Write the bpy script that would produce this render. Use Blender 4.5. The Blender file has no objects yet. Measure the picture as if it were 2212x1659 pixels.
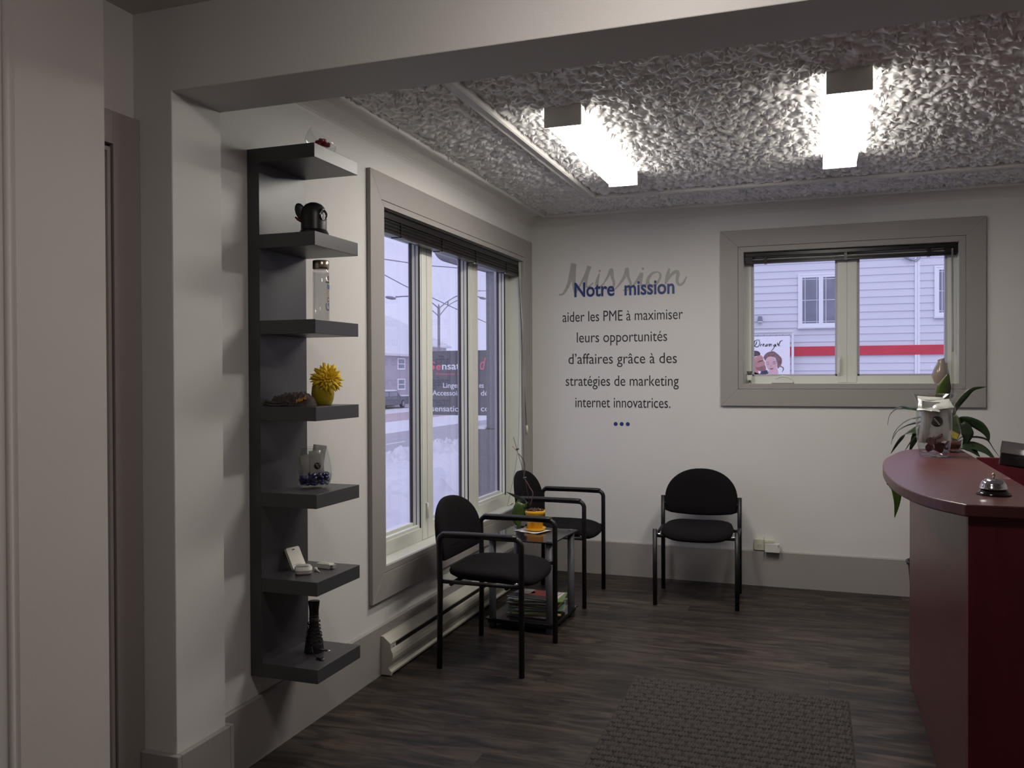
import bpy, bmesh, math, random
import numpy as np
from mathutils import Vector, Matrix, Euler

SC = bpy.context.scene
COL = SC.collection
PI = math.pi

# ------------------------------------------------------------------ camera
CAM_POS = (1.9213, -5.8735, 1.3981)
YAW, PITCH, ROLL, FPX = 0.3394, -0.0097, -0.0043, 1841.6
cd = bpy.data.cameras.new('camera')
cam = bpy.data.objects.new('camera', cd)
COL.objects.link(cam)
_F = Vector((-math.sin(YAW) * math.cos(PITCH), math.cos(YAW) * math.cos(PITCH), math.sin(PITCH)))
_R = Vector((math.cos(YAW), math.sin(YAW), 0))
_U = _R.cross(_F)
_c, _s = math.cos(ROLL), math.sin(ROLL)
_R2, _U2 = _R * _c + _U * _s, _U * _c - _R * _s
_m = Matrix((_R2, _U2, -_F)).transposed().to_4x4()
_m.translation = CAM_POS
cam.matrix_world = _m
cd.sensor_fit = 'HORIZONTAL'
cd.sensor_width = 36.0
cd.lens = FPX * 36.0 / 2212.0
cd.clip_start, cd.clip_end = 0.02, 400
SC.camera = cam

# ------------------------------------------------------------------ world, exposure
W = bpy.data.worlds.new('overcast')
SC.world = W
W.use_nodes = True
_bg = W.node_tree.nodes['Background']
_bg.inputs[0].default_value = (0.62, 0.635, 0.93, 1)
_bg.inputs[1].default_value = 1.3
_sl = bpy.data.lights.new('veiled_sun', 'SUN')       # soft southern light of the overcast sky, on the street only
_sl.energy = 0.55
_sl.angle = math.radians(50)
_sl.color = (0.95, 0.95, 1.0)
_so = bpy.data.objects.new('veiled_sun', _sl)
COL.objects.link(_so)
_so.location = (2, -12, 12)
_so.rotation_euler = Vector((-0.28, 0.80, -0.53)).to_track_quat('-Z', 'Y').to_euler()
SC.view_settings.view_transform = 'Standard'
SC.view_settings.look = 'None'
SC.view_settings.exposure = 0.0
SC.view_settings.gamma = 1.0
SC.view_settings.use_curve_mapping = False
LAMP_COLOR = (1.0, 0.945, 0.86)
LAMP_POWER = 38.0        # ceiling fixtures, flat lens
LAMP_SIDE = 8.5          # and their dimmer sides
DOME_POWER = 36.0        # round lamp of the hall the camera stands in


# ------------------------------------------------------------------ materials
def lin(c):
    def f(v):
        v /= 255.0
        return v / 12.92 if v <= 0.04045 else ((v + 0.055) / 1.055) ** 2.4
    return tuple(f(v) for v in c) + (1.0,)


MATS = {}


def mat(name, rgb, rough=0.6, metal=0.0, var=0.0, scale=20.0, bump=0.0, bscale=60.0, spec=0.5, alpha=1.0,
        trans=0.0, emit=None, estr=0.0, stretch=(1, 1, 1), sheen=0.0, coat=0.0):
    """Principled material whose colour and bump come from procedural noise. rgb is linear."""
    if name in MATS:
        return MATS[name]
    m = bpy.data.materials.new(name)
    m.use_nodes = True
    nt = m.node_tree
    b = nt.nodes['Principled BSDF']
    rgb = tuple(rgb)[:3]
    b.inputs['Base Color'].default_value = rgb + (1,)
    b.inputs['Roughness'].default_value = rough
    b.inputs['Metallic'].default_value = metal
    b.inputs['Specular IOR Level'].default_value = spec
    b.inputs['Alpha'].default_value = alpha
    b.inputs['Transmission Weight'].default_value = trans
    b.inputs['Sheen Weight'].default_value = sheen
    b.inputs['Coat Weight'].default_value = coat
    if emit:
        b.inputs['Emission Color'].default_value = tuple(emit)[:3] + (1,)
        b.inputs['Emission Strength'].default_value = estr
    tc = nt.nodes.new('ShaderNodeTexCoord')
    mp = nt.nodes.new('ShaderNodeMapping')
    mp.inputs['Scale'].default_value = stretch
    nt.links.new(tc.outputs['Object'], mp.inputs['Vector'])
    if var > 0:
        n = nt.nodes.new('ShaderNodeTexNoise')
        n.inputs['Scale'].default_value = scale
        n.inputs['Detail'].default_value = 5
        nt.links.new(mp.outputs['Vector'], n.inputs['Vector'])
        r = nt.nodes.new('ShaderNodeValToRGB')
        r.color_ramp.elements[0].position = 0.3
        r.color_ramp.elements[1].position = 0.7
        r.color_ramp.elements[0].color = tuple(max(0, c * (1 - var)) for c in rgb) + (1,)
        r.color_ramp.elements[1].color = tuple(min(1, c * (1 + var)) for c in rgb) + (1,)
        nt.links.new(n.outputs['Fac'], r.inputs['Fac'])
        nt.links.new(r.outputs['Color'], b.inputs['Base Color'])
    if bump > 0:
        n2 = nt.nodes.new('ShaderNodeTexNoise')
        n2.inputs['Scale'].default_value = bscale
        n2.inputs['Detail'].default_value = 4
        nt.links.new(mp.outputs['Vector'], n2.inputs['Vector'])
        bp = nt.nodes.new('ShaderNodeBump')
        bp.inputs['Strength'].default_value = bump
        bp.inputs['Distance'].default_value = 0.002
        nt.links.new(n2.outputs['Fac'], bp.inputs['Height'])
        nt.links.new(bp.outputs['Normal'], b.inputs['Normal'])
    MATS[name] = m
    return m


def thin_glass(name, tint=(1, 1, 1), ior=1.5, rough=0.0, base=0.0):
    """Clear pane or vase wall: transparent with a Fresnel mirror on top."""
    if name in MATS:
        return MATS[name]
    m = bpy.data.materials.new(name)
    m.use_nodes = True
    nt = m.node_tree
    nt.nodes.remove(nt.nodes['Principled BSDF'])
    out = nt.nodes['Material Output']
    t = nt.nodes.new('ShaderNodeBsdfTransparent')
    t.inputs[0].default_value = tuple(tint) + (1,)
    g = nt.nodes.new('ShaderNodeBsdfGlossy')
    g.inputs['Roughness'].default_value = rough
    fr = nt.nodes.new('ShaderNodeFresnel')
    geo = nt.nodes.new('ShaderNodeNewGeometry')
    io = nt.nodes.new('ShaderNodeMix')          # same reflectance on the front and the back of the wall
    io.inputs[2].default_value = ior
    io.inputs[3].default_value = 1.0 / ior
    nt.links.new(geo.outputs['Backfacing'], io.inputs[0])
    nt.links.new(io.outputs[0], fr.inputs['IOR'])
    ad = nt.nodes.new('ShaderNodeMath')
    ad.operation = 'ADD'
    ad.use_clamp = True
    ad.inputs[1].default_value = base
    nt.links.new(fr.outputs[0], ad.inputs[0])
    mx = nt.nodes.new('ShaderNodeMixShader')
    nt.links.new(ad.outputs[0], mx.inputs[0])
    nt.links.new(t.outputs[0], mx.inputs[1])
    nt.links.new(g.outputs[0], mx.inputs[2])
    nt.links.new(mx.outputs[0], out.inputs['Surface'])
    MATS[name] = m
    return m


def emitter(name, color, strength):
    if name in MATS:
        return MATS[name]
    m = bpy.data.materials.new(name)
    m.use_nodes = True
    nt = m.node_tree
    nt.nodes.remove(nt.nodes['Principled BSDF'])
    e = nt.nodes.new('ShaderNodeEmission')
    e.inputs[0].default_value = tuple(color)[:3] + (1,)
    e.inputs[1].default_value = strength
    nt.links.new(e.outputs[0], nt.nodes['Material Output'].inputs['Surface'])
    MATS[name] = m
    return m


def wood_floor():
    m = bpy.data.materials.new('dark_wood_planks')
    m.use_nodes = True
    nt = m.node_tree
    N, L = nt.nodes, nt.links
    b = N['Principled BSDF']
    tc = N.new('ShaderNodeTexCoord')
    br = N.new('ShaderNodeTexBrick')
    br.offset = 0.37
    br.inputs['Scale'].default_value = 1.0
    br.inputs['Brick Width'].default_value = 1.22
    br.inputs['Row Height'].default_value = 0.155
    br.inputs['Mortar Size'].default_value = 0.0012
    br.inputs['Mortar Smooth'].default_value = 0.3
    br.inputs['Color1'].default_value = (0.0, 0.0, 0.0, 1)
    br.inputs['Color2'].default_value = (1, 1, 1, 1)
    br.inputs['Mortar'].default_value = (0.3, 0.3, 0.3, 1)
    L.new(tc.outputs['Object'], br.inputs['Vector'])
    mp = N.new('ShaderNodeMapping')
    mp.inputs['Scale'].default_value = (2.3, 13, 1)
    L.new(tc.outputs['Object'], mp.inputs['Vector'])
    wob = N.new('ShaderNodeMixRGB')
    wob.blend_type = 'ADD'
    wob.inputs[0].default_value = 3.0
    L.new(mp.outputs['Vector'], wob.inputs[1])
    L.new(br.outputs['Color'], wob.inputs[2])
    n1 = N.new('ShaderNodeTexNoise')
    n1.inputs['Scale'].default_value = 1.3
    n1.inputs['Detail'].default_value = 9
    n1.inputs['Roughness'].default_value = 0.62
    n1.inputs['Distortion'].default_value = 1.1
    L.new(wob.outputs[0], n1.inputs['Vector'])
    r = N.new('ShaderNodeValToRGB')
    cr = r.color_ramp
    cr.elements[0].position, cr.elements[0].color = 0.36, (0.014, 0.011, 0.0095, 1)
    cr.elements[1].position, cr.elements[1].color = 0.68, (0.090, 0.068, 0.053, 1)
    e = cr.elements.new(0.5)
    e.color = (0.042, 0.032, 0.027, 1)
    L.new(n1.outputs['Fac'], r.inputs['Fac'])
    tint = N.new('ShaderNodeMixRGB')
    tint.blend_type = 'MULTIPLY'
    tint.inputs[0].default_value = 0.35
    L.new(r.outputs['Color'], tint.inputs[1])
    L.new(br.outputs['Color'], tint.inputs[2])
    seam = N.new('ShaderNodeMixRGB')
    L.new(br.outputs['Fac'], seam.inputs[0])
    L.new(tint.outputs[0], seam.inputs[1])
    seam.inputs[2].default_value = (0.015, 0.012, 0.011, 1)
    L.new(seam.outputs[0], b.inputs['Base Color'])
    b.inputs['Roughness'].default_value = 0.45
    b.inputs['Specular IOR Level'].default_value = 0.25
    bp = N.new('ShaderNodeBump')
    bp.inputs['Strength'].default_value = 0.25
    bp.inputs['Distance'].default_value = 0.001
    L.new(n1.outputs['Fac'], bp.inputs['Height'])
    L.new(bp.outputs['Normal'], b.inputs['Normal'])
    return m


M_WALL = mat('wall_paint', (0.65, 0.638, 0.622), 0.55, var=0.015, scale=3, bump=0.12, bscale=220, spec=0.3)
M_WALL2 = mat('hall_wall_paint', (0.60, 0.565, 0.54), 0.6, var=0.015, scale=3, bump=0.12, bscale=220, spec=0.25)
M_TRIM = mat('grey_trim_paint', (0.315, 0.295, 0.28), 0.45, var=0.02, scale=5, bump=0.05, bscale=150)
M_TRIM2 = mat('hall_trim_paint', (0.30, 0.265, 0.25), 0.5, var=0.02, scale=5)
M_PLAIN = mat('ceiling_trim_paint', (0.60, 0.58, 0.56), 0.5, var=0.02, scale=4)
M_STUCCO = mat('ceiling_plaster', (0.76, 0.75, 0.75), 0.55, var=0.05, scale=30, bump=0.4, bscale=160, spec=0.35)
M_FLOOR = wood_floor()
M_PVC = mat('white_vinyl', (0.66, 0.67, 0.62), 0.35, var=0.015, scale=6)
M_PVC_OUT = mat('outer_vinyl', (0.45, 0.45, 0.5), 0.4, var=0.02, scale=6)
M_GASKET = mat('black_gasket', (0.008, 0.008, 0.010), 0.6, var=0.2)
M_SPACER = mat('brown_spacer', (0.06, 0.045, 0.055), 0.5, var=0.1)
M_PANE = thin_glass('window_glass', (0.97, 0.97, 0.98), 1.5)
M_VASE = thin_glass('clear_glass', (0.93, 0.94, 0.94), 1.45, base=0.03)
M_BOTTLE = thin_glass('bottle_glass', (0.90, 0.90, 0.90), 1.4, base=0.02)
M_LACK = mat('charcoal_lacquer', (0.050, 0.046, 0.053), 0.40, var=0.06, scale=8, bump=0.03, bscale=90, spec=0.6)
M_BLACK_FABRIC = mat('black_upholstery', (0.0065, 0.0052, 0.0062), 0.95, var=0.35, scale=320, bump=0.6, bscale=520, spec=0.15)
M_BLACK_METAL = mat('black_powder_coat', (0.010, 0.009, 0.010), 0.42, var=0.1, scale=60, spec=0.4)
M_BLACK_PLASTIC = mat('black_plastic', (0.013, 0.012, 0.014), 0.38, var=0.1, scale=60)
M_GLOSS_BLACK = mat('glossy_black_plastic', (0.012, 0.008, 0.010), 0.16, var=0.1, scale=30, spec=0.6)
M_CHROME = mat('chrome', (0.72, 0.72, 0.74), 0.08, metal=1.0, var=0.02, scale=20)
M_BRASS = mat('brushed_champagne_metal', (0.52, 0.46, 0.36), 0.25, metal=1.0, var=0.05, scale=80, stretch=(1, 1, 8))
M_SILVER = mat('silver_paint', (0.075, 0.075, 0.085), 0.45, metal=0.0, var=0.05, scale=40)
M_BLACK_GLASS = mat('black_glass', (0.012, 0.011, 0.014), 0.12, var=0.1, scale=10, spec=0.6)
M_MAHOGANY = mat('mahogany_laminate', (0.085, 0.024, 0.024), 0.34, var=0.16, scale=3, stretch=(1, 6, 6), spec=0.5)
M_DARK_MAHOGANY = mat('dark_mahogany_laminate', (0.115, 0.014, 0.022), 0.42, var=0.15, scale=3, stretch=(6, 6, 1), spec=0.4)
M_HEATER = mat('cream_enamel', (0.50, 0.48, 0.42), 0.4, var=0.03, scale=12)
M_DARK_GRILLE = mat('dark_grille', (0.03, 0.025, 0.025), 0.5, var=0.1)
M_WHITE_PLASTIC = mat('white_plastic', (0.62, 0.61, 0.57), 0.4, var=0.02, scale=30)
M_PINK_PLASTIC = mat('off_white_plastic', (0.55, 0.48, 0.46), 0.4, var=0.02, scale=30)
M_YELLOW_POT = mat('yellow_glaze', (0.72, 0.36, 0.010), 0.22, var=0.05, scale=18, coat=0.3)
M_OLIVE_GLASS = mat('yellow_frosted_glass', (0.36, 0.27, 0.008), 0.28, var=0.12, scale=14, coat=0.2)
M_PETAL = mat('yellow_petals', (0.86, 0.55, 0.010), 0.6, var=0.22, scale=60)
M_PETAL_HEART = mat('orange_flower_heart', (0.80, 0.34, 0.015), 0.6, var=0.25, scale=90)
M_STEM = mat('green_stem', (0.05, 0.10, 0.02), 0.5, var=0.2)
M_LEAF = mat('dark_green_leaf', (0.020, 0.036, 0.016), 0.32, var=0.35, scale=30, stretch=(1, 1, 1))
M_LEAF2 = mat('green_leaf', (0.040, 0.068, 0.012), 0.34, var=0.3, scale=26)
M_BARK = mat('orchid_bark', (0.07, 0.028, 0.014), 0.7, var=0.5, scale=60, bump=0.6)
M_DRY_STEM = mat('dry_brown_stem', (0.075, 0.045, 0.04), 0.6, var=0.35, scale=40)
M_NAPKIN = mat('white_paper', (0.70, 0.68, 0.62), 0.7, var=0.02)
M_RED = mat('red_foil', (0.30, 0.008, 0.016), 0.28, var=0.35, scale=70)
M_BLUE_BEAD = mat('cobalt_glass_bead', (0.006, 0.006, 0.11), 0.10, var=0.3, scale=60, spec=0.7, coat=0.5)
M_SACHET = mat('pearly_plastic_film', (0.50, 0.49, 0.46), 0.18, var=0.06, scale=40, bump=0.5, bscale=50, coat=0.6)
M_BROWN_PIECE = mat('dark_brown_wafer', (0.05, 0.018, 0.014), 0.4, var=0.4, scale=50)
M_KNIT = mat('brown_knit', (0.055, 0.042, 0.038), 0.95, var=0.4, scale=55, bump=0.8, bscale=110)
M_GOLD_THREAD = mat('gold_thread', (0.45, 0.22, 0.02), 0.6, var=0.2)
M_BEIGE_CERAMIC = mat('beige_ceramic', (0.33, 0.26, 0.21), 0.22, var=0.06, scale=14, coat=0.4)
M_INK = mat('black_vinyl_lettering', (0.012, 0.012, 0.014), 0.5, var=0.05)
M_NAVY = mat('navy_vinyl_lettering', (0.012, 0.035, 0.17), 0.45, var=0.05)
M_GREY_INK = mat('grey_vinyl_lettering', (0.37, 0.36, 0.345), 0.5, var=0.03)
M_BLIND = mat('espresso_blind', (0.010, 0.007, 0.008), 0.30, var=0.25, scale=25, stretch=(1, 1, 6), spec=0.35)
M_CORD = mat('grey_cord', (0.13, 0.12, 0.12), 0.6, var=0.1)
M_CLEAR_WAND = mat('milky_wand', (0.45, 0.44, 0.43), 0.25, var=0.05)
M_CAP = mat('lamp_end_cap', (0.80, 0.79, 0.75), 0.45, var=0.03)
M_LAMP = emitter('lamp_diffuser', LAMP_COLOR, LAMP_POWER)
M_LAMP_SIDE = emitter('lamp_diffuser_side', LAMP_COLOR, LAMP_SIDE)
M_LAMP_EDGE = emitter('lamp_diffuser_edge', LAMP_COLOR, LAMP_POWER * 0.75)
M_DOME = emitter('dome_diffuser', (1.0, 0.915, 0.855), DOME_POWER)


# ------------------------------------------------------------------ mesh builder
class MB:
    def __init__(self):
        self.v, self.f, self.mi, self.sm = [], [], [], []

    def add(self, vs, fs, smooth=False, mi=0):
        n = len(self.v)
        self.v.extend([tuple(p) for p in vs])
        for f in fs:
            self.f.append(tuple(i + n for i in f))
            self.mi.append(mi)
            self.sm.append(smooth)
        return self

    def box(self, x0, x1, y0, y1, z0, z1, mi=0, M=None):
        vs = [(x, y, z) for z in (z0, z1) for y in (y0, y1) for x in (x0, x1)]
        if M is not None:
            vs = [tuple(M @ Vector(p)) for p in vs]
        return self.add(vs, [(0, 2, 3, 1), (4, 5, 7, 6), (0, 1, 5, 4), (2, 6, 7, 3), (0, 4, 6, 2), (1, 3, 7, 5)], False, mi)

    def tube(self, pts, r, n=8, closed=False, mi=0, flat=None):
        pts = [Vector(p) for p in pts]
        k = len(pts)
        rs = [r] * k if not hasattr(r, '__len__') else list(r)
        tang = []
        for i in range(k):
            a = pts[(i - 1) % k] if (closed or i > 0) else pts[i]
            b = pts[(i + 1) % k] if (closed or i < k - 1) else pts[i]
            t = (b - a)
            tang.append(t.normalized() if t.length > 1e-9 else Vector((0, 0, 1)))
        up = Vector((0, 0, 1)) if abs(tang[0].z) < 0.9 else Vector((1, 0, 0))
        u = (up - tang[0] * up.dot(tang[0])).normalized()
        vs = []
        for i in range(k):
            t = tang[i]
            u = (u - t * u.dot(t))
            u = u.normalized() if u.length > 1e-6 else t.orthogonal().normalized()
            w = t.cross(u)
            for j in range(n):
                a = 2 * PI * j / n
                vs.append(pts[i] + (u * math.cos(a) + w * math.sin(a)) * rs[i])
        fs = []
        for i in range(k if closed else k - 1):
            i2 = (i + 1) % k
            for j in range(n):
                j2 = (j + 1) % n
                fs.append((i * n + j, i * n + j2, i2 * n + j2, i2 * n + j))
        self.add(vs, fs, True, mi)
        if not closed:
            base = len(self.v) - len(vs)
            self.f.append(tuple(base + j for j in range(n))[::-1]); self.mi.append(mi); self.sm.append(False)
            self.f.append(tuple(base + (k - 1) * n + j for j in range(n))); self.mi.append(mi); self.sm.append(False)
        return self

    def lathe(self, prof, c=(0, 0, 0), n=32, M=None, mi=0, smooth=True):
        """prof: list of (radius, height); radius 0 closes to a point."""
        vs, rings = [], []
        for r, z in prof:
            if r < 1e-6:
                rings.append([len(vs)]); vs.append((0, 0, z))
            else:
                rings.append(list(range(len(vs), len(vs) + n)))
                for j in range(n):
                    a = 2 * PI * j / n
                    vs.append((r * math.cos(a), r * math.sin(a), z))
        fs = []
        for a, b in zip(rings[:-1], rings[1:]):
            if len(a) == 1 and len(b) == 1:
                continue
            for j in range(n):
                j2 = (j + 1) % n
                if len(a) == 1:
                    fs.append((a[0], b[j], b[j2]))
                elif len(b) == 1:
                    fs.append((a[j], a[j2], b[0]))
                else:
                    fs.append((a[j], a[j2], b[j2], b[j]))
        T = Matrix.Translation(Vector(c))
        if M is not None:
            T = T @ M.to_4x4()
        return self.add([tuple(T @ Vector(p)) for p in vs], fs, smooth, mi)

    def sphere(self, c, r, n=16, sc=(1, 1, 1), M=None, mi=0):
        k = max(4, n // 2)
        prof = [(math.sin(PI * i / k), -math.cos(PI * i / k)) for i in range(k + 1)]
        prof[0], prof[-1] = (0, -1), (0, 1)
        S = Matrix.Diagonal((r * sc[0], r * sc[1], r * sc[2]))
        return self.lathe(prof, c, n, (M.to_3x3() @ S) if M is not None else S, mi)

    def prism(self, poly, axis, a, b, mi=0, smooth=False):
        """poly of 2-D points swept along an axis between a and b (x: (y,z), y: (x,z), z: (x,y))."""
        def P(p, t):
            return {'x': (t, p[0], p[1]), 'y': (p[0], t, p[1]), 'z': (p[0], p[1], t)}[axis]
        n = len(poly)
        vs = [P(p, a) for p in poly] + [P(p, b) for p in poly]
        fs = [(i, (i + 1) % n, n + (i + 1) % n, n + i) for i in range(n)]
        self.add(vs, fs, smooth, mi)
        base = len(self.v) - 2 * n
        self.f.append(tuple(base + i for i in range(n))[::-1]); self.mi.append(mi); self.sm.append(False)
        self.f.append(tuple(base + n + i for i in range(n))); self.mi.append(mi); self.sm.append(False)
        return self

    def rings(self, rings, close_ends=True, smooth=True, mi=0):
        """skin a list of equally long closed loops of 3-D points"""
        n = len(rings[0])
        vs = [p for r in rings for p in r]
        fs = []
        for i in range(len(rings) - 1):
            for j in range(n):
                j2 = (j + 1) % n
                fs.append((i * n + j, i * n + j2, (i + 1) * n + j2, (i + 1) * n + j))
        if close_ends:
            fs.append(tuple(range(n))[::-1])
            fs.append(tuple((len(rings) - 1) * n + j for j in range(n)))
        return self.add(vs, fs, smooth, mi)

    def leaf(self, pts, widths, side, thick=0.0012, fold=0.25, mi=0):
        """blade along pts; side = direction across the blade; a slight V fold; thin but solid"""
        pts = [Vector(p) for p in pts]
        side = Vector(side).normalized()
        rows = []
        for i, p in enumerate(pts):
            a = pts[max(0, i - 1)]
            b = pts[min(len(pts) - 1, i + 1)]
            t = (b - a).normalized()
            s = (side - t * side.dot(t)).normalized()
            nrm = t.cross(s)
            w = widths[i]
            row = [p - s * w + nrm * w * fold, p - s * w * 0.5 + nrm * w * fold * 0.35, p,
                   p + s * w * 0.5 + nrm * w * fold * 0.35, p + s * w + nrm * w * fold]
            low = [q - nrm * thick for q in row]
            rows.append(row + low[::-1])
        return self.rings(rows, True, True, mi)

    def grid(self, X, Y, Z, mi=0, smooth=True):
        h, w = X.shape
        vs = np.stack([X, Y, Z], -1).reshape(-1, 3)
        idx = np.arange(h * w).reshape(h, w)
        q = np.stack([idx[:-1, :-1], idx[:-1, 1:], idx[1:, 1:], idx[1:, :-1]], -1).reshape(-1, 4)
        return self.add(vs.tolist(), q.tolist(), smooth, mi)

    def text(self, body, M, size=1.0, width=None, extrude=0.0, bold=0.0, shear=0.0, mi=0, warp=None, spacing=1.0):
        """lettering as solid mesh; M maps text space (x right, y up, z out) to the scene"""
        cu = bpy.data.curves.new('lettering', 'FONT')
        cu.body = body
        cu.size = size
        cu.offset = bold
        cu.shear = shear
        cu.space_character = spacing
        cu.resolution_u = 4
        o = bpy.data.objects.new('lettering', cu)
        COL.objects.link(o)
        dg = bpy.context.evaluated_depsgraph_get()
        me = bpy.data.meshes.new_from_object(o.evaluated_get(dg))
        vs = [Vector(v.co) for v in me.vertices]
        fs = [tuple(p.vertices) for p in me.polygons]
        bpy.data.objects.remove(o)
        bpy.data.curves.remove(cu)
        bpy.data.meshes.remove(me)
        if not vs:
            return self
        x0 = min(v.x for v in vs)
        x1 = max(v.x for v in vs)
        k = (width / (x1 - x0)) if width else 1.0
        n = len(vs)
        front, back = [], []
        for v in vs:
            for lst, z in ((front, extrude), (back, 0.0)):
                p = Vector(((v.x - x0) * k, v.y, z))
                lst.append(warp(p) if warp else tuple(M @ p))
        edges = {}
        for f in fs:
            for a, b in zip(f, f[1:] + f[:1]):
                if (b, a) in edges:
                    del edges[(b, a)]
                else:
                    edges[(a, b)] = 1
        if extrude > 0:
            ff = list(fs) + [tuple(i + n for i in f[::-1]) for f in fs] + [(b, a, a + n, b + n) for a, b in edges]
            self.add(front + back, ff, False, mi)
        else:
            self.add(front, fs, False, mi)
        return self

    def build(self, name, mats, parent=None, local=False, bevel=0.0, segs=2, recalc=True, subsurf=0, kind=None):
        me = bpy.data.meshes.new(name)
        vs = self.v
        loc = Vector((0, 0, 0))
        if parent is not None and not local:
            root = parent
            while root.parent:
                root = root.parent
            Mi = root.matrix_basis.inverted()
            vs = [tuple(Mi @ Vector(p)) for p in vs]
        elif parent is None and kind is None:
            a = np.array(vs)
            loc = Vector(((a[:, 0].min() + a[:, 0].max()) / 2, (a[:, 1].min() + a[:, 1].max()) / 2, a[:, 2].min()))
            vs = (a - np.array(loc)).tolist()
        me.from_pydata(vs, [], self.f)
        if not isinstance(mats, (list, tuple)):
            mats = [mats]
        for m in mats:
            me.materials.append(m)
        me.polygons.foreach_set('material_index', self.mi)
        me.polygons.foreach_set('use_smooth', self.sm)
        if recalc:
            bm = bmesh.new()
            bm.from_mesh(me)
            bmesh.ops.recalc_face_normals(bm, faces=bm.faces)
            bm.to_mesh(me)
            bm.free()
        me.update()
        o = bpy.data.objects.new(name, me)
        COL.objects.link(o)
        o.location = loc
        if parent is not None:
            o.parent = parent
        if kind:
            o['kind'] = kind
        if bevel > 0:
            b = o.modifiers.new('bevel', 'BEVEL')
            b.width = bevel
            b.segments = segs
            b.limit_method = 'ANGLE'
            b.angle_limit = math.radians(40)
            b.harden_normals = False
        if subsurf:
            s = o.modifiers.new('subdivision', 'SUBSURF')
            s.levels = s.render_levels = subsurf
        return o


def tag(o, label, cat, group=None, kind=None):
    o['label'] = label
    o['category'] = cat
    if group:
        o['group'] = group
    if kind:
        o['kind'] = kind
    return o


def thing(name, loc, label, cat, rz=0.0, group=None, kind=None):
    o = bpy.data.objects.new(name, None)
    o.empty_display_size = 0.05
    COL.objects.link(o)
    o.location = loc
    o.rotation_euler = (0, 0, rz)
    if kind == 'structure':
        o['kind'] = kind
    else:
        tag(o, label, cat, group, kind)
    return o


def copy_tree(o, parent=None):
    c = o.copy()
    COL.objects.link(c)
    if parent is not None:
        c.parent = parent
    for ch in list(o.children):
        copy_tree(ch, c)
    return c


def rot(rx=0, ry=0, rz=0):
    return Euler((math.radians(rx), math.radians(ry), math.radians(rz))).to_matrix()


def rrect(x0, x1, y0, y1, r, n=5):
    out = []
    for cx, cy, a0 in ((x1 - r, y0 + r, -90), (x1 - r, y1 - r, 0), (x0 + r, y1 - r, 90), (x0 + r, y0 + r, 180)):
        for i in range(n + 1):
            a = math.radians(a0 + 90 * i / n)
            out.append((cx + r * math.cos(a), cy + r * math.sin(a)))
    return out


def spline(pts, k=8):
    """Catmull-Rom through the points"""
    P = [Vector(p) for p in pts]
    P = [P[0] * 2 - P[1]] + P + [P[-1] * 2 - P[-2]]
    out = []
    for i in range(1, len(P) - 2):
        p0, p1, p2, p3 = P[i - 1], P[i], P[i + 1], P[i + 2]
        for j in range(k):
            t = j / k
            out.append(0.5 * ((2 * p1) + (p2 - p0) * t + (2 * p0 - 5 * p1 + 4 * p2 - p3) * t * t + (3 * p1 - p0 - 3 * p2 + p3) * t ** 3))
    out.append(P[-2].copy())
    return out


S = 'structure'
CEIL = 2.54
WX = 4.4      # right wall of the waiting room
PY1, PY2 = -3.746, -3.514   # partition with the wide opening
NY = -7.4     # front wall of the hall

# ================================================================== STRUCTURE
MB().box(-1.4, WX, NY, 0.2, -0.12, 0.0).build('floor', M_FLOOR, kind=S)


def wall_x(y0, y1, z0, z1, hole, xa, xb):
    b = MB()
    h0, h1, k0, k1 = hole
    b.box(xa, xb, y0, h0, z0, z1).box(xa, xb, h1, y1, z0, z1)
    b.box(xa, xb, h0, h1, z0, k0).box(xa, xb, h0, h1, k1, z1)
    return b


W1 = (-2.283, -0.239, 0.501, 2.195)     # y0, y1, z0, z1 of the window on the left
W2 = (1.487, 2.769, 1.338, 2.211)       # x0, x1, z0, z1 of the window at the back
wall_x(PY2 - 0.1, 0.2, -0.1, 2.62, W1, -0.2, 0.0).build('wall_left', M_WALL, kind=S)
b = MB()
b.box(0.0, W2[0], 0, 0.2, -0.1, 2.62).box(W2[1], WX + 0.2, 0, 0.2, -0.1, 2.62)
b.box(W2[0], W2[1], 0, 0.2, -0.1, W2[2]).box(W2[0], W2[1], 0, 0.2, W2[3], 2.62)
b.build('wall_back', M_WALL, kind=S)
MB().box(WX, WX + 0.2, NY, 0.0, -0.1, 2.62).build('wall_right', M_WALL2, kind=S)
MB().box(-1.4, WX, NY - 0.2, NY, -0.1, 2.62).build('wall_front', M_WALL2, kind=S)
# partition: short stub at the left and the deep header over the opening
b = MB()
b.prism([(-0.2, 0), (0.0664, 0), (0.0664, 2.276), (WX, 2.276), (WX, 2.62), (-0.2, 2.62)], 'y', PY1, PY2)
b.build('wall_partition', M_WALL, kind=S, bevel=0.003)
# hall: left wall with a door next to the partition, and the wall end near the camera
b = MB()
b.box(-0.2, -0.08, -3.966, PY1, 2.098, 2.62)
b.box(-0.2, -0.12, -3.966, PY1, -0.1, 2.098)
b.build('wall_left_hall', M_WALL2, kind=S)
b = MB()
b.prism([(-1.4, -4.70), (0.026, -4.70)] + [(0.026 + 0.006 * math.sin(a), -4.285 - 0.010 * math.cos(a)) for a in np.linspace(0, PI, 9)] + [(0.027, -4.270), (0.03, -4.262), (0.03, -3.974), (0.022, -3.966), (-1.4, -3.966)], 'z', 0, 2.53)
b.build('wall_near', M_WALL2, kind=S)
MB().box(-1.6, -1.4, NY, -3.9, -0.1, 2.62).build('wall_far_left', M_WALL2, kind=S)
MB().box(-1.6, WX + 0.2, NY - 0.2, PY1, 2.53, 2.62).build('ceiling', M_WALL2, kind=S)
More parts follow.
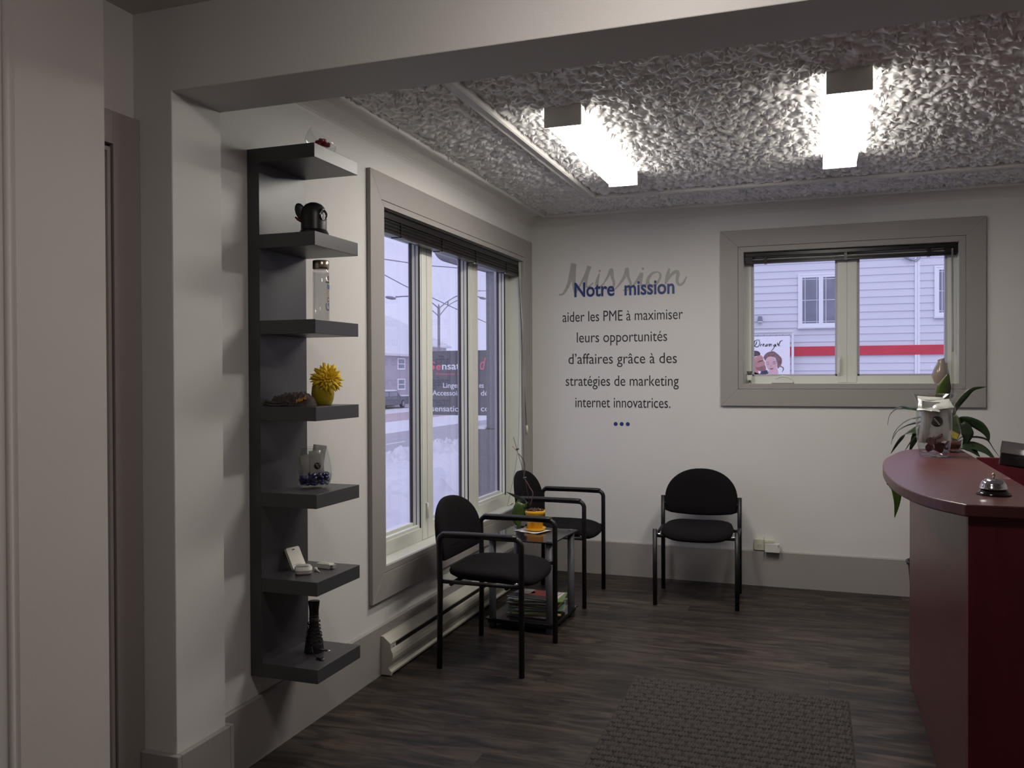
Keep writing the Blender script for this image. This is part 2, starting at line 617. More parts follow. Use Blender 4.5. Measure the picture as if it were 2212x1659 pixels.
# door in the hall: casing and a leaf just visible past the wall end
d1 = thing('door_1', (-0.08, -3.86, 0), '', '', kind=S)
MB().box(-0.08, -0.056, -3.853, PY1 - 0.001, 0, 2.198).box(-0.08, -0.056, -3.964, -3.853, 2.098, 2.198).build('door_casing', M_TRIM2, d1, bevel=0.002)
MB().box(-0.118, -0.084, -3.964, -3.858, 0.01, 2.09).build('door_leaf', M_WALL2, d1)
MB().box(-0.079, -0.062, -3.872, -3.860, 0.0, 2.088).box(-0.079, -0.062, -3.964, -3.872, 2.076, 2.088).build('door_stop', M_TRIM2, d1)

# ceiling of the waiting room: thick plaster pulled into hanging peaks
def plaster(x0, x1, y0, y1, z, res, seed, n_per, hmax):
    rng = np.random.default_rng(seed)
    nx, ny = int((x1 - x0) / res) + 1, int((y1 - y0) / res) + 1
    H = np.zeros((ny, nx))
    N = int((x1 - x0) * (y1 - y0) * n_per)
    px, py = rng.uniform(0, nx, N), rng.uniform(0, ny, N)
    spike = rng.uniform(0, 1, N) < 0.30
    rr = np.where(spike, rng.uniform(0.007, 0.014, N), rng.uniform(0.016, 0.034, N)) / res
    hh = np.where(spike, rng.uniform(0.45, 1.0, N), rng.uniform(0.22, 0.6, N)) * hmax
    ang = rng.normal(-PI / 2, 0.9, N)
    asp = rng.uniform(0.5, 1.0, N)
    order = np.argsort(hh)
    for k in order:
        R = int(rr[k] * 1.5) + 1
        i0, i1 = max(0, int(py[k]) - R), min(ny, int(py[k]) + R + 1)
        j0, j1 = max(0, int(px[k]) - R), min(nx, int(px[k]) + R + 1)
        if i1 <= i0 or j1 <= j0:
            continue
        yy, xx = np.mgrid[i0:i1, j0:j1]
        dx, dy = xx - px[k], yy - py[k]
        c, s = math.cos(ang[k]), math.sin(ang[k])
        u, v = (dx * c + dy * s) / rr[k], (-dx * s + dy * c) / (rr[k] * asp[k])
        d = np.sqrt(u * u + v * v)
        if spike[k]:
            shape = np.clip(1 - np.where(u > 0, d * 1.2, d * 0.8), 0, 1) ** 1.3
        else:
            shape = np.where(u > 0.1, np.sqrt(np.clip(1 - d * d, 0, 1)), np.clip(1 - 0.75 * d, 0, 1) ** 1.1) * (0.6 + 0.4 * np.clip(u + 0.4, 0, 1))
            shape = np.where(d > 1.3, 0, shape)
        H[i0:i1, j0:j1] = np.maximum(H[i0:i1, j0:j1], shape * hh[k])
    xs, ys = np.linspace(x0, x1, nx), np.linspace(y0, y1, ny)
    X, Y = np.meshgrid(xs, ys)
    flat = ((X > 0.572) & (X < 0.650) & (Y < -0.585)) | ((X > 0.572) & (Y > -0.663) & (Y < -0.585))
    for cx, ya, yb in ((0.928, -2.42, -1.175), (2.050, -2.47, -1.195)):
        flat |= (np.abs(X - cx) < 0.086) & (Y > ya - 0.02) & (Y < yb)
    H = np.where(flat, 0.0, H)
    return X, Y, z - 0.004 - H


b = MB()
X, Y, Z = plaster(0.15, 3.35, PY2, -0.15, CEIL, 0.006, 3, 1500, 0.042)
b.grid(X, Y, Z)
b.box(0.0, WX, PY2, 0.0, CEIL + 0.002, 2.62)
b.box(3.35, WX, PY2, 0.0, CEIL - 0.012, CEIL + 0.002)
b.build('ceiling', M_STUCCO, kind=S, recalc=False)


# plaster cove between wall and ceiling with a flat border band
def cove_prof():
    pts = [(0.0, 2.463)]
    for i in range(1, 9):
        a = math.radians(90 * i / 9)
        pts.append((0.134 * (1 - math.cos(a)) * 0.9 + 0.012 * i / 9, 2.463 + 0.056 * math.sin(a)))
    pts += [(0.136, 2.509), (0.143, 2.507), (0.149, 2.510), (0.151, 2.524), (0.178, 2.526), (0.180, 2.545), (0.0, 2.545)]
    return pts


b = MB()
b.prism(cove_prof(), 'y', PY2, 0.0)
b.prism([(-p[0], p[1]) for p in cove_prof()], 'x', 0.0, WX)
b.build('trim_1', M_PLAIN, kind=S)
# flat moulding laid as a frame on the plaster
b = MB()
mp_ = [(0.580, 2.545), (0.580, 2.515), (0.586, 2.509), (0.597, 2.512), (0.626, 2.512), (0.634, 2.504), (0.642, 2.509), (0.642, 2.545)]
b.prism(mp_, 'y', PY2, -0.595)
b.prism([(-(p[0] - 0.582) - 0.595, p[1]) for p in mp_], 'x', 0.582, WX)
b.build('trim_2', M_PLAIN, kind=S)

# baseboards
HB = 0.233
b = MB()
prof = [(0, 0), (0.016, 0), (0.016, HB - 0.006), (0.010, HB), (0, HB)]
b.prism(prof, 'y', PY2 + 0.022, 0.0)
b.build('baseboard_left', M_TRIM, kind=S)
b = MB()
b.prism([(-p[0], p[1]) for p in prof], 'x', 0.016, WX)
b.build('baseboard_back', M_TRIM, kind=S)
b = MB()
b.box(-0.055, 0.086, PY1 - 0.02, PY1, 0, HB).box(0.0664, 0.086, PY1, PY2, 0, HB).box(0.0, 0.086, PY2, PY2 + 0.02, 0, HB)
b.build('baseboard_partition', M_TRIM, kind=S, bevel=0.003)


# windows
def casing_x(b, y0, y1, z0, z1, wl, x0, x1, mi=0):
    """mitred ring of boards on a wall x = const; wl = (left, right, bottom, top) widths"""
    l, r, bo, t = wl
    b.prism([(y0 - l, z0 - bo), (y0, z0), (y0, z1), (y0 - l, z1 + t)], 'x', x0, x1, mi)
    b.prism([(y1, z0), (y1 + r, z0 - bo), (y1 + r, z1 + t), (y1, z1)], 'x', x0, x1, mi)
    b.prism([(y0 - l, z0 - bo), (y1 + r, z0 - bo), (y1, z0), (y0, z0)], 'x', x0, x1, mi)
    b.prism([(y0, z1), (y1, z1), (y1 + r, z1 + t), (y0 - l, z1 + t)], 'x', x0, x1, mi)


def casing_y(b, x0, x1, z0, z1, wl, y0, y1, mi=0):
    l, r, bo, t = wl
    b.prism([(x0 - l, z0 - bo), (x0, z0), (x0, z1), (x0 - l, z1 + t)], 'y', y0, y1, mi)
    b.prism([(x1, z0), (x1 + r, z0 - bo), (x1 + r, z1 + t), (x1, z1)], 'y', y0, y1, mi)
    b.prism([(x0 - l, z0 - bo), (x1 + r, z0 - bo), (x1, z0), (x0, z0)], 'y', y0, y1, mi)
    b.prism([(x0, z1), (x1, z1), (x1 + r, z1 + t), (x0 - l, z1 + t)], 'y', y0, y1, mi)


w1 = thing('window_1', (0, -1.26, 0.35), '', '', kind=S)
b = MB()
casing_x(b, W1[0] - 0.030, W1[1] + 0.030, W1[2] - 0.030, W1[3] + 0.030, (0.105, 0.160, 0.122, 0.125), 0.0, 0.022)
casing_x(b, W1[0], W1[1], W1[2], W1[3], (0.0285, 0.0285, 0.0285, 0.0285), 0.0, 0.020)
b.build('casing', M_TRIM, w1, bevel=0.0015)
b = MB()
b.box(-0.088, 0.004, W1[0], W1[1], W1[2] - 0.012, W1[2] + 0.0005)
b.build('window_sill', M_PVC, w1)
b = MB()
b.box(-0.088, 0.0, W1[0] - 0.004, W1[0] + 0.0005, W1[2], W1[3]).box(-0.088, 0.0, W1[1] - 0.0005, W1[1] + 0.004, W1[2], W1[3])
b.box(-0.088, 0.0, W1[0], W1[1], W1[3] - 0.0005, W1[3] + 0.004)
b.build('jamb_liner', M_PVC, w1)
XF, XG = -0.088, -0.150
verts_ = [(-2.283, -2.205), (-1.675, -1.522), (-0.992, -0.836), (-0.316, -0.239)]
b = MB()
for ya, yb in verts_:
    b.box(XG - 0.009, XF, ya, yb, 0.501, 2.195)
b.box(XG - 0.02, XF - 0.0005, W1[0], W1[1], 0.501, 0.572).box(XG - 0.02, XF - 0.0005, W1[0], W1[1], 2.12, 2.195)
for ya, yb in verts_[1:3]:
    yc = (ya + yb) / 2
    b.box(XF, XF + 0.004, ya + 0.012, yc - 0.004, 0.506, 2.19)
    b.box(XF, XF + 0.004, yc + 0.003, yb - 0.004, 0.506, 2.19)
for y0, y1 in zip([v[1] for v in verts_[:-1]], [v[0] for v in verts_[1:]]):
    b.box(XF - 0.03, XF - 0.008, y0, y1, 0.572, 0.588)
    b.box(XG - 0.004, XF - 0.045, y0, y1, 0.572, 0.600)
b.build('window_frame', M_PVC, w1, bevel=0.0015)
for y0, y1 in zip([v[1] for v in verts_[:-1]], [v[0] for v in verts_[1:]]):
    sash = MB()
    # stepped glazing stops on the jamb that faces the room door
    sash.box(XF - 0.026, XF - 0.008, y1 - 0.003, y1 + 0.002, 0.575, 2.12)
    sash.box(XF - 0.046, XF - 0.029, y1 - 0.006, y1 + 0.002, 0.58, 2.12)
    sash.box(XF - 0.026, XF - 0.008, y0 - 0.002, y0 + 0.003, 0.575, 2.12)
    sash.box(XF - 0.046, XF - 0.029, y0 - 0.002, y0 + 0.006, 0.58, 2.12)
    so = sash.build('sash', M_PVC, w1, bevel=0.001)
    g = MB()
    g.box(XF - 0.007, XF - 0.0005, y1 - 0.004, y1 + 0.001, 0.573, 2.12)
    g.box(XF - 0.029, XF - 0.026, y1 - 0.004, y1, 0.58, 2.12)
    g.box(XF - 0.048, XF - 0.046, y1 - 0.0065, y1, 0.58, 2.12)
    g.build('gasket', M_GASKET, so)
    g = MB()
    g.box(XG, XF - 0.048, y1 - 0.0070, y1, 0.60, 2.12).box(XG, XF - 0.048, y0, y0 + 0.0070, 0.60, 2.12)
    g.build('spacer', M_SPACER, so)
    MB().box(XG - 0.008, XG - 0.002, y0, y1, 0.59, 2.12).build('pane', M_PANE, so)
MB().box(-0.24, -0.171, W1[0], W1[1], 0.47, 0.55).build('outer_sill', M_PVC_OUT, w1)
MB().tube([(XF + 0.002, -1.62, 0.70), (XF + 0.014, -1.62, 0.70), (XF + 0.014, -1.62, 0.62)], 0.006, 8).build('latch', M_PVC, w1)

w2 = thing('window_2', (2.13, 0, 1.19), '', '', kind=S)
b = MB()
casing_y(b, W2[0] - 0.036, W2[1] + 0.036, W2[2] - 0.036, W2[3] + 0.036, (0.113, 0.110, 0.111, 0.111), -0.022, 0.0)
casing_y(b, W2[0], W2[1], W2[2], W2[3], (0.0345,) * 4, -0.020, 0.0)
b.build('casing', M_TRIM, w2, bevel=0.0015)
b = MB()
b.box(W2[0], W2[1], -0.004, 0.07, W2[2] - 0.012, W2[2] + 0.0005)
b.build('window_sill', M_PVC, w2)
b = MB()
b.box(W2[0] - 0.004, W2[0] + 0.0005, 0.0, 0.07, W2[2], W2[3]).box(W2[1] - 0.0005, W2[1] + 0.004, 0.0, 0.07, W2[2], W2[3])
b.box(W2[0], W2[1], 0.0, 0.07, W2[3] - 0.0005, W2[3] + 0.004)
b.build('jamb_liner', M_PVC, w2)
b = MB()
YF, YG = 0.07, 0.125
for xa, xb in ((1.487, 1.532), (2.072, 2.192), (2.716, 2.769)):
    b.box(xa, xb, YF, YG + 0.02, W2[2], W2[3])
b.box(W2[0], W2[1], YF + 0.0005, YG + 0.02, W2[2], 1.388).box(W2[0], W2[1], YF + 0.0005, YG + 0.02, 2.165, W2[3])
b.box(2.075, 2.129, YF - 0.004, YF, 1.345, 2.2).box(2.134, 2.188, YF - 0.004, YF, 1.345, 2.2)
b.build('window_frame', M_PVC, w2, bevel=0.0015)
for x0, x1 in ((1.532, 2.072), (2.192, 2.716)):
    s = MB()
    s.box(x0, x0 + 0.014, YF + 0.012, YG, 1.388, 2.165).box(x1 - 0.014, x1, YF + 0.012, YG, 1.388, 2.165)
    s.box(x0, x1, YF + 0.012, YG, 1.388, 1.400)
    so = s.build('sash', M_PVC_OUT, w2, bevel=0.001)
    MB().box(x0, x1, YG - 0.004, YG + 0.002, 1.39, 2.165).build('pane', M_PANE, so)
b = MB()
b.box(2.070, 2.096, YF - 0.010, YF - 0.004, 1.388, 1.52)
b.tube([(2.083, YF - 0.012, 1.500), (2.083, YF - 0.026, 1.492), (2.083, YF - 0.028, 1.405)], 0.0075, 8)
b.build('lock_handle', M_PVC, w2, bevel=0.002)
b = MB()
b.prism([(1.666, 1.340), (1.800, 1.340), (1.796, 1.356), (1.775, 1.366), (1.690, 1.366), (1.670, 1.356)], 'y', 0.012, 0.066)
b.tube(spline([(1.690, 0.030, 1.366), (1.700, 0.020, 1.376), (1.730, 0.016, 1.386), (1.765, 0.018, 1.380), (1.785, 0.02, 1.370)]), 0.007, 8)
b.build('crank_operator', M_PVC, w2, bevel=0.002)
MB().box(1.664, 1.802, 0.008, 0.066, W2[2] + 0.0006, 1.3425).build('crank_base', M_SPACER, w2)

# ================================================================== CEILING LIGHTS
def ceiling_light(cx, y0, y1, label, half=0.081):
    t = thing('ceiling_light', (cx, (y0 + y1) / 2, CEIL - 0.1), label, 'ceiling light', group='ceiling lights of the waiting room')
    zt, zb = CEIL - 0.004, CEIL - 0.092
    b = MB().box(cx - half * 0.72, cx + half * 0.72, y0 + 0.01, y1 - 0.01, zt - 0.02, zt + 0.002)
    b.build('housing', M_CAP, t, bevel=0.002)
    for ya, yb in ((y0, y0 + 0.012), (y1 - 0.012, y1)):
        MB().prism([(cx - half, zb), (cx + half, zb), (cx + half, zt), (cx - half, zt)], 'y', ya, yb).build('end_cap', M_CAP, t, bevel=0.002)
    p = [(cx - half + 0.004, zt - 0.02), (cx - half + 0.003, zb + 0.016), (cx - half + 0.016, zb + 0.001),
         (cx + half - 0.016, zb + 0.001), (cx + half - 0.003, zb + 0.016), (cx + half - 0.004, zt - 0.02)]
    b = MB().prism(p, 'y', y0 + 0.012, y1 - 0.012)
    b.mi = [1] * len(b.mi)
    b.mi[2] = 0             # only the flat underside is at full brightness
    b.mi[1] = b.mi[3] = 2   # rounded lower edges
    b.build('diffuser', [M_LAMP, M_LAMP_SIDE, M_LAMP_EDGE], t)
    return t


ceiling_light(0.928, -2.41, -1.185, 'long white box light on the ceiling, the one nearer the tall window')
ceiling_light(2.050, -2.46, -1.205, 'long white box light on the ceiling, the one over the reception counter side')
t = thing('dome_light', (1.62, -4.45, 2.53), 'round frosted dome light on the hall ceiling in front of the header', 'ceiling light')
MB().lathe([(0, 2.531), (0.175, 2.531), (0.175, 2.512), (0.16, 2.508), (0, 2.508)], (1.62, -4.45, 0), 40).build('base_ring', M_CAP, t)
MB().lathe([(0.158, 2.510), (0.155, 2.485), (0.135, 2.455), (0.09, 2.435), (0.0, 2.427)], (1.62, -4.45, 0), 40).build('dome', M_DOME, t)

# ================================================================== WALL SHELF UNIT
YS, ZS = -3.2888, 0.3164
sh = thing('wall_shelf_unit', (0.14, YS + 0.15, ZS), 'tall charcoal wall shelf unit with seven boards beside the window', 'shelf')
MB().box(0.0005, 0.05, YS, YS + 0.30, ZS, ZS + 1.90).build('back_panel', M_LACK, sh, bevel=0.0015)
TOPS = [ZS + 1.90 - i * 1.85 / 6 for i in range(7)]
for z in TOPS:
    MB().box(0.05, 0.28, YS, YS + 0.30, z - 0.05, z).build('shelf', M_LACK, sh, bevel=0.0015)

# --- top shelf: slanted glass vase with red pieces
vx, vy, vz = 0.206, -3.128, TOPS[0]


def egg(z, h=0.125, r=0.058):
    t = min(1.0, max(0.0, (z + 0.012) / h))
    return r * math.sin(PI * (0.16 + 0.74 * t)) ** 0.75


rows, n = [], 40
ax, ay = 0.85, 0.53      # direction along which the rim drops
for k in range(13):
    row = []
    for j in range(n):
        a = 2 * PI * j / n
        s = math.cos(a) * ax + math.sin(a) * ay
        ztop = 0.066 - 0.030 * s * 1.15
        z = 0.004 + (ztop - 0.004) * k / 12
        r = egg(z)
        row.append((vx + r * math.cos(a), vy + r * math.sin(a), vz + z))
    rows.append(row)
base = [[(vx + egg(0.004) * 0.98 * f * math.cos(2 * PI * j / n), vy + egg(0.004) * 0.98 * f * math.sin(2 * PI * j / n), vz + 0.001 + 0.003 * (f == 0.02)) for j in range(n)] for f in (0.02, 0.9)]
gv = thing('slanted_glass_vase', (vx, vy, vz), 'clear glass vase with a slanted rim on the topmost shelf board', 'vase')
MB().rings(base + rows, close_ends=False).build('vase_body', M_VASE, gv)
random.seed(4)
first = None
for i in range(26):
    a, r = random.uniform(0, 2 * PI), 0.036 * math.sqrt(random.random())
    if first is None:
        b = MB()
        pts = []
        for j in range(9):
            aa = 2 * PI * j / 9
            rr = 0.013 * random.uniform(0.7, 1.2)
            pts.append((rr * math.cos(aa), rr * math.sin(aa), random.uniform(-0.003, 0.003)))
        b.rings([[(p[0] * f, p[1] * f, p[2] + z + 0.008) for p in pts] for f, z in ((0.3, -0.006), (1, -0.003), (1.05, 0.001), (0.7, 0.006), (0.2, 0.0075))])
        first = o = b.build('red_petal', M_RED)
        tag(o, 'crumpled shiny red petal lying in the slanted glass vase', 'decoration', 'red petals in the slanted vase')
    else:
        o = first.copy(); COL.objects.link(o)
    o.location = (vx + r * math.cos(a), vy + r * math.sin(a), vz + 0.006 + 0.011 * (i % 4) * (1 - 0.35 * (r > 0.03)))
    o.rotation_euler = (random.uniform(-0.6, 0.6), random.uniform(-0.6, 0.6), random.uniform(0, 6))

# --- second shelf: black domed gadget with fin and beak
gx, gy, gz = 0.198, -3.165, TOPS[1]
gd = thing('domed_gadget', (gx, gy, gz), 'glossy black domed camera gadget with an upright fin on the second shelf from the top', 'gadget')
MB().lathe([(0, 0), (0.058, 0), (0.060, 0.004), (0.056, 0.008), (0.052, 0.018), (0.048, 0.026), (0, 0.026)], (gx, gy, gz), 40).build('base', M_GLOSS_BLACK, gd)
b = MB()
b.lathe([(0.046, 0.026), (0.046, 0.080), (0.0445, 0.094), (0.039, 0.108), (0.029, 0.119), (0.015, 0.1255), (0, 0.127)], (gx, gy, gz), 40)
b.build('dome', M_BLACK_PLASTIC, gd)
R32 = Matrix(((0.85, -0.53, 0), (0.53, 0.85, 0), (0, 0, 1)))
Rl = R32 @ rot(0, 90, -38)
b = MB().lathe([(0.0, 0.034), (0.020, 0.034), (0.024, 0.038), (0.024, 0.044), (0.020, 0.0475), (0.017, 0.045), (0.0, 0.045)], (gx, gy, gz + 0.078), 28, M=Rl)
b.build('lens', M_GLOSS_BLACK, gd)
b = MB()
for k in range(9):
    a = 2 * PI * k / 9
    p = Vector((gx, gy, gz + 0.078)) + Rl @ Vector((0.0185 * math.cos(a), 0.0185 * math.sin(a), 0.0475))
    b.sphere(p, 0.0018, 8)
b.build('lens_dots', M_CHROME, gd)
b = MB()
fin = []
for t in range(20):
    a = 2 * PI * t / 20
    fin.append((-0.046 + 0.019 * math.cos(a) - 0.010 * math.sin(a), 0.091 + 0.031 * math.sin(a) + 0.004 * math.cos(a)))
b.rings([[tuple(Vector((gx, gy, gz)) + R32 @ Vector((p[0], w, p[1]))) for p in ([(-0.047 + (q[0] + 0.047) * k, 0.091 + (q[1] - 0.091) * k) for q in fin])] for w, k in ((-0.006, 0.7), (-0.004, 1), (0.004, 1), (0.006, 0.7))])
b.build('fin', M_BLACK_PLASTIC, gd)
b = MB().tube([tuple(Vector((gx, gy, gz)) + R32 @ Vector(p)) for p in ((-0.043, 0, 0.058), (-0.055, 0, 0.063), (-0.066, 0, 0.072))], [0.006, 0.005, 0.003], 8)
b.build('beak', mat('rust_plastic', (0.09, 0.02, 0.012), 0.4, var=0.1), gd)
MB().box(-0.05, -0.035, -0.01, 0.01, 0, 0.006, M=Matrix.Translation((gx, gy, gz)) @ R32.to_4x4()).build('tab', M_BLACK_PLASTIC, gd)

# --- third shelf: glass bottle with lettering
bx, by, bz = 0.208, -3.135, TOPS[2]
bo = thing('glass_bottle', (bx, by, bz), 'clear glass water bottle with metal lid and colourful lettering on the third shelf', 'bottle')
MB().lathe([(0, 0.001), (0.027, 0.001), (0.0298, 0.005), (0.0298, 0.183), (0.027, 0.189), (0.0255, 0.194)], (bx, by, bz), 40).build('bottle_body', M_BOTTLE, bo)
MB().lathe([(0, 0.007), (0.025, 0.007), (0.0262, 0.012), (0.0262, 0.182)], (bx, by, bz), 40).build('inner_wall', M_BOTTLE, bo)
MB().lathe([(0, 0.194), (0.0285, 0.194), (0.0300, 0.196), (0.0300, 0.2235), (0.0285, 0.2255), (0, 0.2255)], (bx, by, bz), 40).build('lid', M_BRASS, bo)
letters = [('G', (0.02, 0.06, 0.30)), ('o', (0.30, 0.02, 0.03)), ('o', (0.36, 0.22, 0.03)), ('g', (0.02, 0.06, 0.30)), ('l', (0.02, 0.13, 0.03)), ('e', (0.30, 0.02, 0.03))]
zc = 0.040
a0 = math.radians(19)
for (ch, c), w in zip(letters, (0.028, 0.019, 0.019, 0.020, 0.0065, 0.017)):
    def warp(p, z0=zc):
        a = a0 - p.y / 0.030
        r = 0.0300 + p.z
        return (bx + r * math.cos(a), by + r * math.sin(a), bz + z0 + p.x)
    MB().text(ch, None, size=0.034, width=w, extrude=0.0006, bold=0.0, warp=warp).build('letter', mat('print_%.2f_%.2f' % (c[0], c[2]), c, 0.4, var=0.05), bo)
    zc += w + 0.004

# --- fourth shelf: knitted cap and yellow vase with a flower
b = MB()
random.seed(9)
X, Y = np.meshgrid(np.linspace(-0.083, 0.083, 44), np.linspace(-0.045, 0.045, 26))
E2 = np.clip(1 - (np.abs(X) / 0.083) ** 3.2 - (np.abs(Y) / 0.045) ** 3.0, 0, 1)
Zt = 0.050 * E2 ** 0.42 * (0.82 + 0.18 * np.clip((X + 0.05) / 0.1, 0, 1)) + E2 ** 0.5 * (0.0045 * np.sin(X * 150 + Y * 90) * np.cos(Y * 110 - X * 40) + 0.003 * np.sin(X * 310 + 2))
Xw, Yw = X, Y
h, w = X.shape
top = np.stack([Xw, Yw, Zt + 0.001], -1)
bot = np.stack([Xw, Yw, np.zeros_like(Zt)], -1)
loop = [tuple(p) for p in top.reshape(-1, 3)]
idx = np.arange(h * w).reshape(h, w)
q = np.stack([idx[:-1, :-1], idx[:-1, 1:], idx[1:, 1:], idx[1:, :-1]], -1).reshape(-1, 4)
Rm = Matrix.Translation((0.142, -3.222, TOPS[3])) @ Matrix.Rotation(math.radians(9), 4, 'Z')
kc = thing('knitted_cap', (0.142, -3.222, TOPS[3]), 'folded brown knitted cap with yellow stitching on the fourth shelf', 'cap', rz=0)
b.add([tuple(Rm @ Vector(p)) for p in loop], q.tolist(), True)
b.add([tuple(Rm @ Vector(p)) for p in bot.reshape(-1, 3)], [f[::-1] for f in q.tolist()], True)
b.build('cap_body', M_KNIT, kc, recalc=False)
b = MB()
for k, zz in enumerate((0.010, 0.019)):
    b.tube([tuple(Rm @ Vector((-0.085 + 0.004 * k + 0.085 * t, -0.0465 - 0.002 * math.sin(t * 5 + k), zz - 0.006 * math.sin(t * 3.0)))) for t in np.linspace(0, 1, 10)], 0.0055, 6)
b.build('folded_brim', M_KNIT, kc)
Mt = Rm @ Matrix.Translation((0.034, -0.0462, 0.012)) @ Matrix.Rotation(math.radians(72), 4, 'X') @ Matrix.Rotation(math.radians(24), 4, 'Z')
MB().text('Mard', Mt, size=0.019, width=0.042, extrude=0.002, bold=0.0006, shear=0.25).build('stitched_lettering', M_GOLD_THREAD, kc)

px_, py_, pz_ = 0.196, -3.108, TOPS[3]
yv = thing('yellow_votive_vase', (px_, py_, pz_), 'small rounded yellow frosted glass vase on the fourth shelf', 'vase')
MB().lathe([(0, 0), (0.028, 0), (0.032, 0.003), (0.0395, 0.022), (0.0425, 0.042), (0.040, 0.066), (0.0355, 0.083), (0.0335, 0.083), (0.038, 0.065), (0.0400, 0.042), (0.037, 0.022), (0.029, 0.008), (0, 0.007)], (px_, py_, pz_), 40).build('vase_body', M_OLIVE_GLASS, yv)
fc = Vector((0.222, -3.118, TOPS[3] + 0.098))
fd = Vector((0.62, -0.72, 0.28)).normalized()
fl = thing('yellow_flower', (fc.x, fc.y, TOPS[3] + 0.01), 'yellow artificial chrysanthemum leaning out of the small yellow vase', 'flower')
fu = fd.cross(Vector((0, 0, 1))).normalized()
fv = fd.cross(fu).normalized()
random.seed(21)
for ring, (cnt, ln, tilt, w, c0) in enumerate(((22, 0.056, -0.15, 0.0055, 0.010), (24, 0.052, 0.12, 0.0055, 0.010), (22, 0.045, 0.42, 0.0050, 0.008), (18, 0.037, 0.75, 0.0045, 0.006), (14, 0.028, 1.02, 0.0040, 0.005), (10, 0.020, 1.30, 0.0035, 0.003))):
    for i in range(cnt):
        a = 2 * PI * (i + 0.5 * (ring % 2)) / cnt + random.uniform(-0.12, 0.12)
        d = fu * math.cos(a) + fv * math.sin(a)
        L = ln * random.uniform(0.82, 1.12)
        tl = tilt + random.uniform(-0.22, 0.15)
        pts = []
        for k in range(5):
            s = k / 4
            ang = tl - 0.25 * s * s
            pts.append(fc + d * (c0 + L * s * math.cos(ang)) + fd * (0.004 * ring + L * s * math.sin(ang)))
        side = d.cross(fd)
        MB().leaf(pts, [w * 0.6, w * 1.15, w * 1.35, w * 1.0, w * 0.15], side, thick=0.0007, fold=0.35).build('petal', M_PETAL, fl)
MB().sphere(fc + fd * 0.014, 0.010, 12).build('flower_heart', M_PETAL_HEART, fl)
MB().tube(spline([(px_, py_, TOPS[3] + 0.010), (px_ + 0.006, py_, TOPS[3] + 0.06), tuple(fc - fd * 0.008), tuple(fc)], 5), 0.0022, 6).build('stem', M_STEM, fl)


def sachet(w, h, t=0.007, seed=0):
    """small sealed pouch of plastic film, lying in its local xz plane"""
    rng = random.Random(seed)
    b = MB()
    n, k = 9, 11
    rows = []
    P = [[0] * n for _ in range(k)]
    for i in range(k):
        for j in range(n):
            u, v = j / (n - 1) * 2 - 1, i / (k - 1) * 2 - 1
            e = max(0, (1 - u ** 4) * (1 - v ** 4))
            P[i][j] = (u * w / 2 * (1 - 0.04 * (1 - v * v)), e * t + rng.uniform(-0.0012, 0.0012), (v + 1) * h / 2)
    vs = [p for r in P for p in r]
    fs = [(i * n + j, i * n + j + 1, (i + 1) * n + j + 1, (i + 1) * n + j) for i in range(k - 1) for j in range(n - 1)]
    b.add(vs, fs, True)
    b.add([(p[0], -p[1] * 0.9 - 0.0008, p[2]) for p in vs], [f[::-1] for f in fs], True)
    return b


# --- fifth shelf: stemless glass with blue beads and sachets
tx, ty, tz = 0.163, -3.118, TOPS[4]
tg = thing('stemless_glass', (tx, ty, tz), 'large stemless clear glass with blue beads inside, on the fifth shelf', 'glass')
GP = [(0.030, 0.0), (0.045, 0.001), (0.050, 0.005), (0.059, 0.018), (0.0635, 0.036), (0.0645, 0.052), (0.062, 0.080), (0.056, 0.112), (0.049, 0.140), (0.0465, 0.150)]
MB().lathe([(0, 0.0)] + GP, (tx, ty, tz), 44).build('glass_wall', M_VASE, tg)
MB().lathe([(0, 0.011), (0.040, 0.011), (0.052, 0.014), (0.0585, 0.022), (0.0618, 0.037), (0.0627, 0.052)], (tx, ty, tz), 44).build('thick_bottom', M_VASE, tg)
MB().tube([(tx + 0.0465 * math.cos(a), ty + 0.0465 * math.sin(a), tz + 0.150) for a in np.linspace(0, 2 * PI, 40, endpoint=False)], 0.0009, 6, closed=True).build('rim', M_VASE, tg)
random.seed(2)
first = None
for layer in range(4):
    for ring_n, rr in ((15, 0.0475), (9, 0.031), (4, 0.014)):
        for i in range(ring_n):
            a = 2 * PI * (i + 0.5 * (layer % 2)) / ring_n + random.uniform(-0.1, 0.1)
            if layer == 3 and math.cos(a - 0.6) < -0.2 and rr > 0.02:
                continue
            if first is None:
                first = o = MB().sphere((0, 0, 0), 0.0085, 12, (1, 1, 0.8)).build('blue_bead', M_BLUE_BEAD)
                tag(o, 'cobalt blue glass bead in the stemless glass on the fifth shelf', 'bead', 'blue beads in the stemless glass')
            else:
                o = first.copy(); COL.objects.link(o)
            r = rr * (1.0 if layer else 0.93) + random.uniform(-0.0015, 0.0015)
            o.location = (tx + r * math.cos(a), ty + r * math.sin(a), tz + 0.0125 + 0.0105 * layer + random.uniform(0, 0.002))
            o.rotation_euler = (random.uniform(-0.5, 0.5), random.uniform(-0.5, 0.5), 0)
M_STICKER = mat('black_sticker', (0.014, 0.012, 0.014), 0.4, var=0.1)


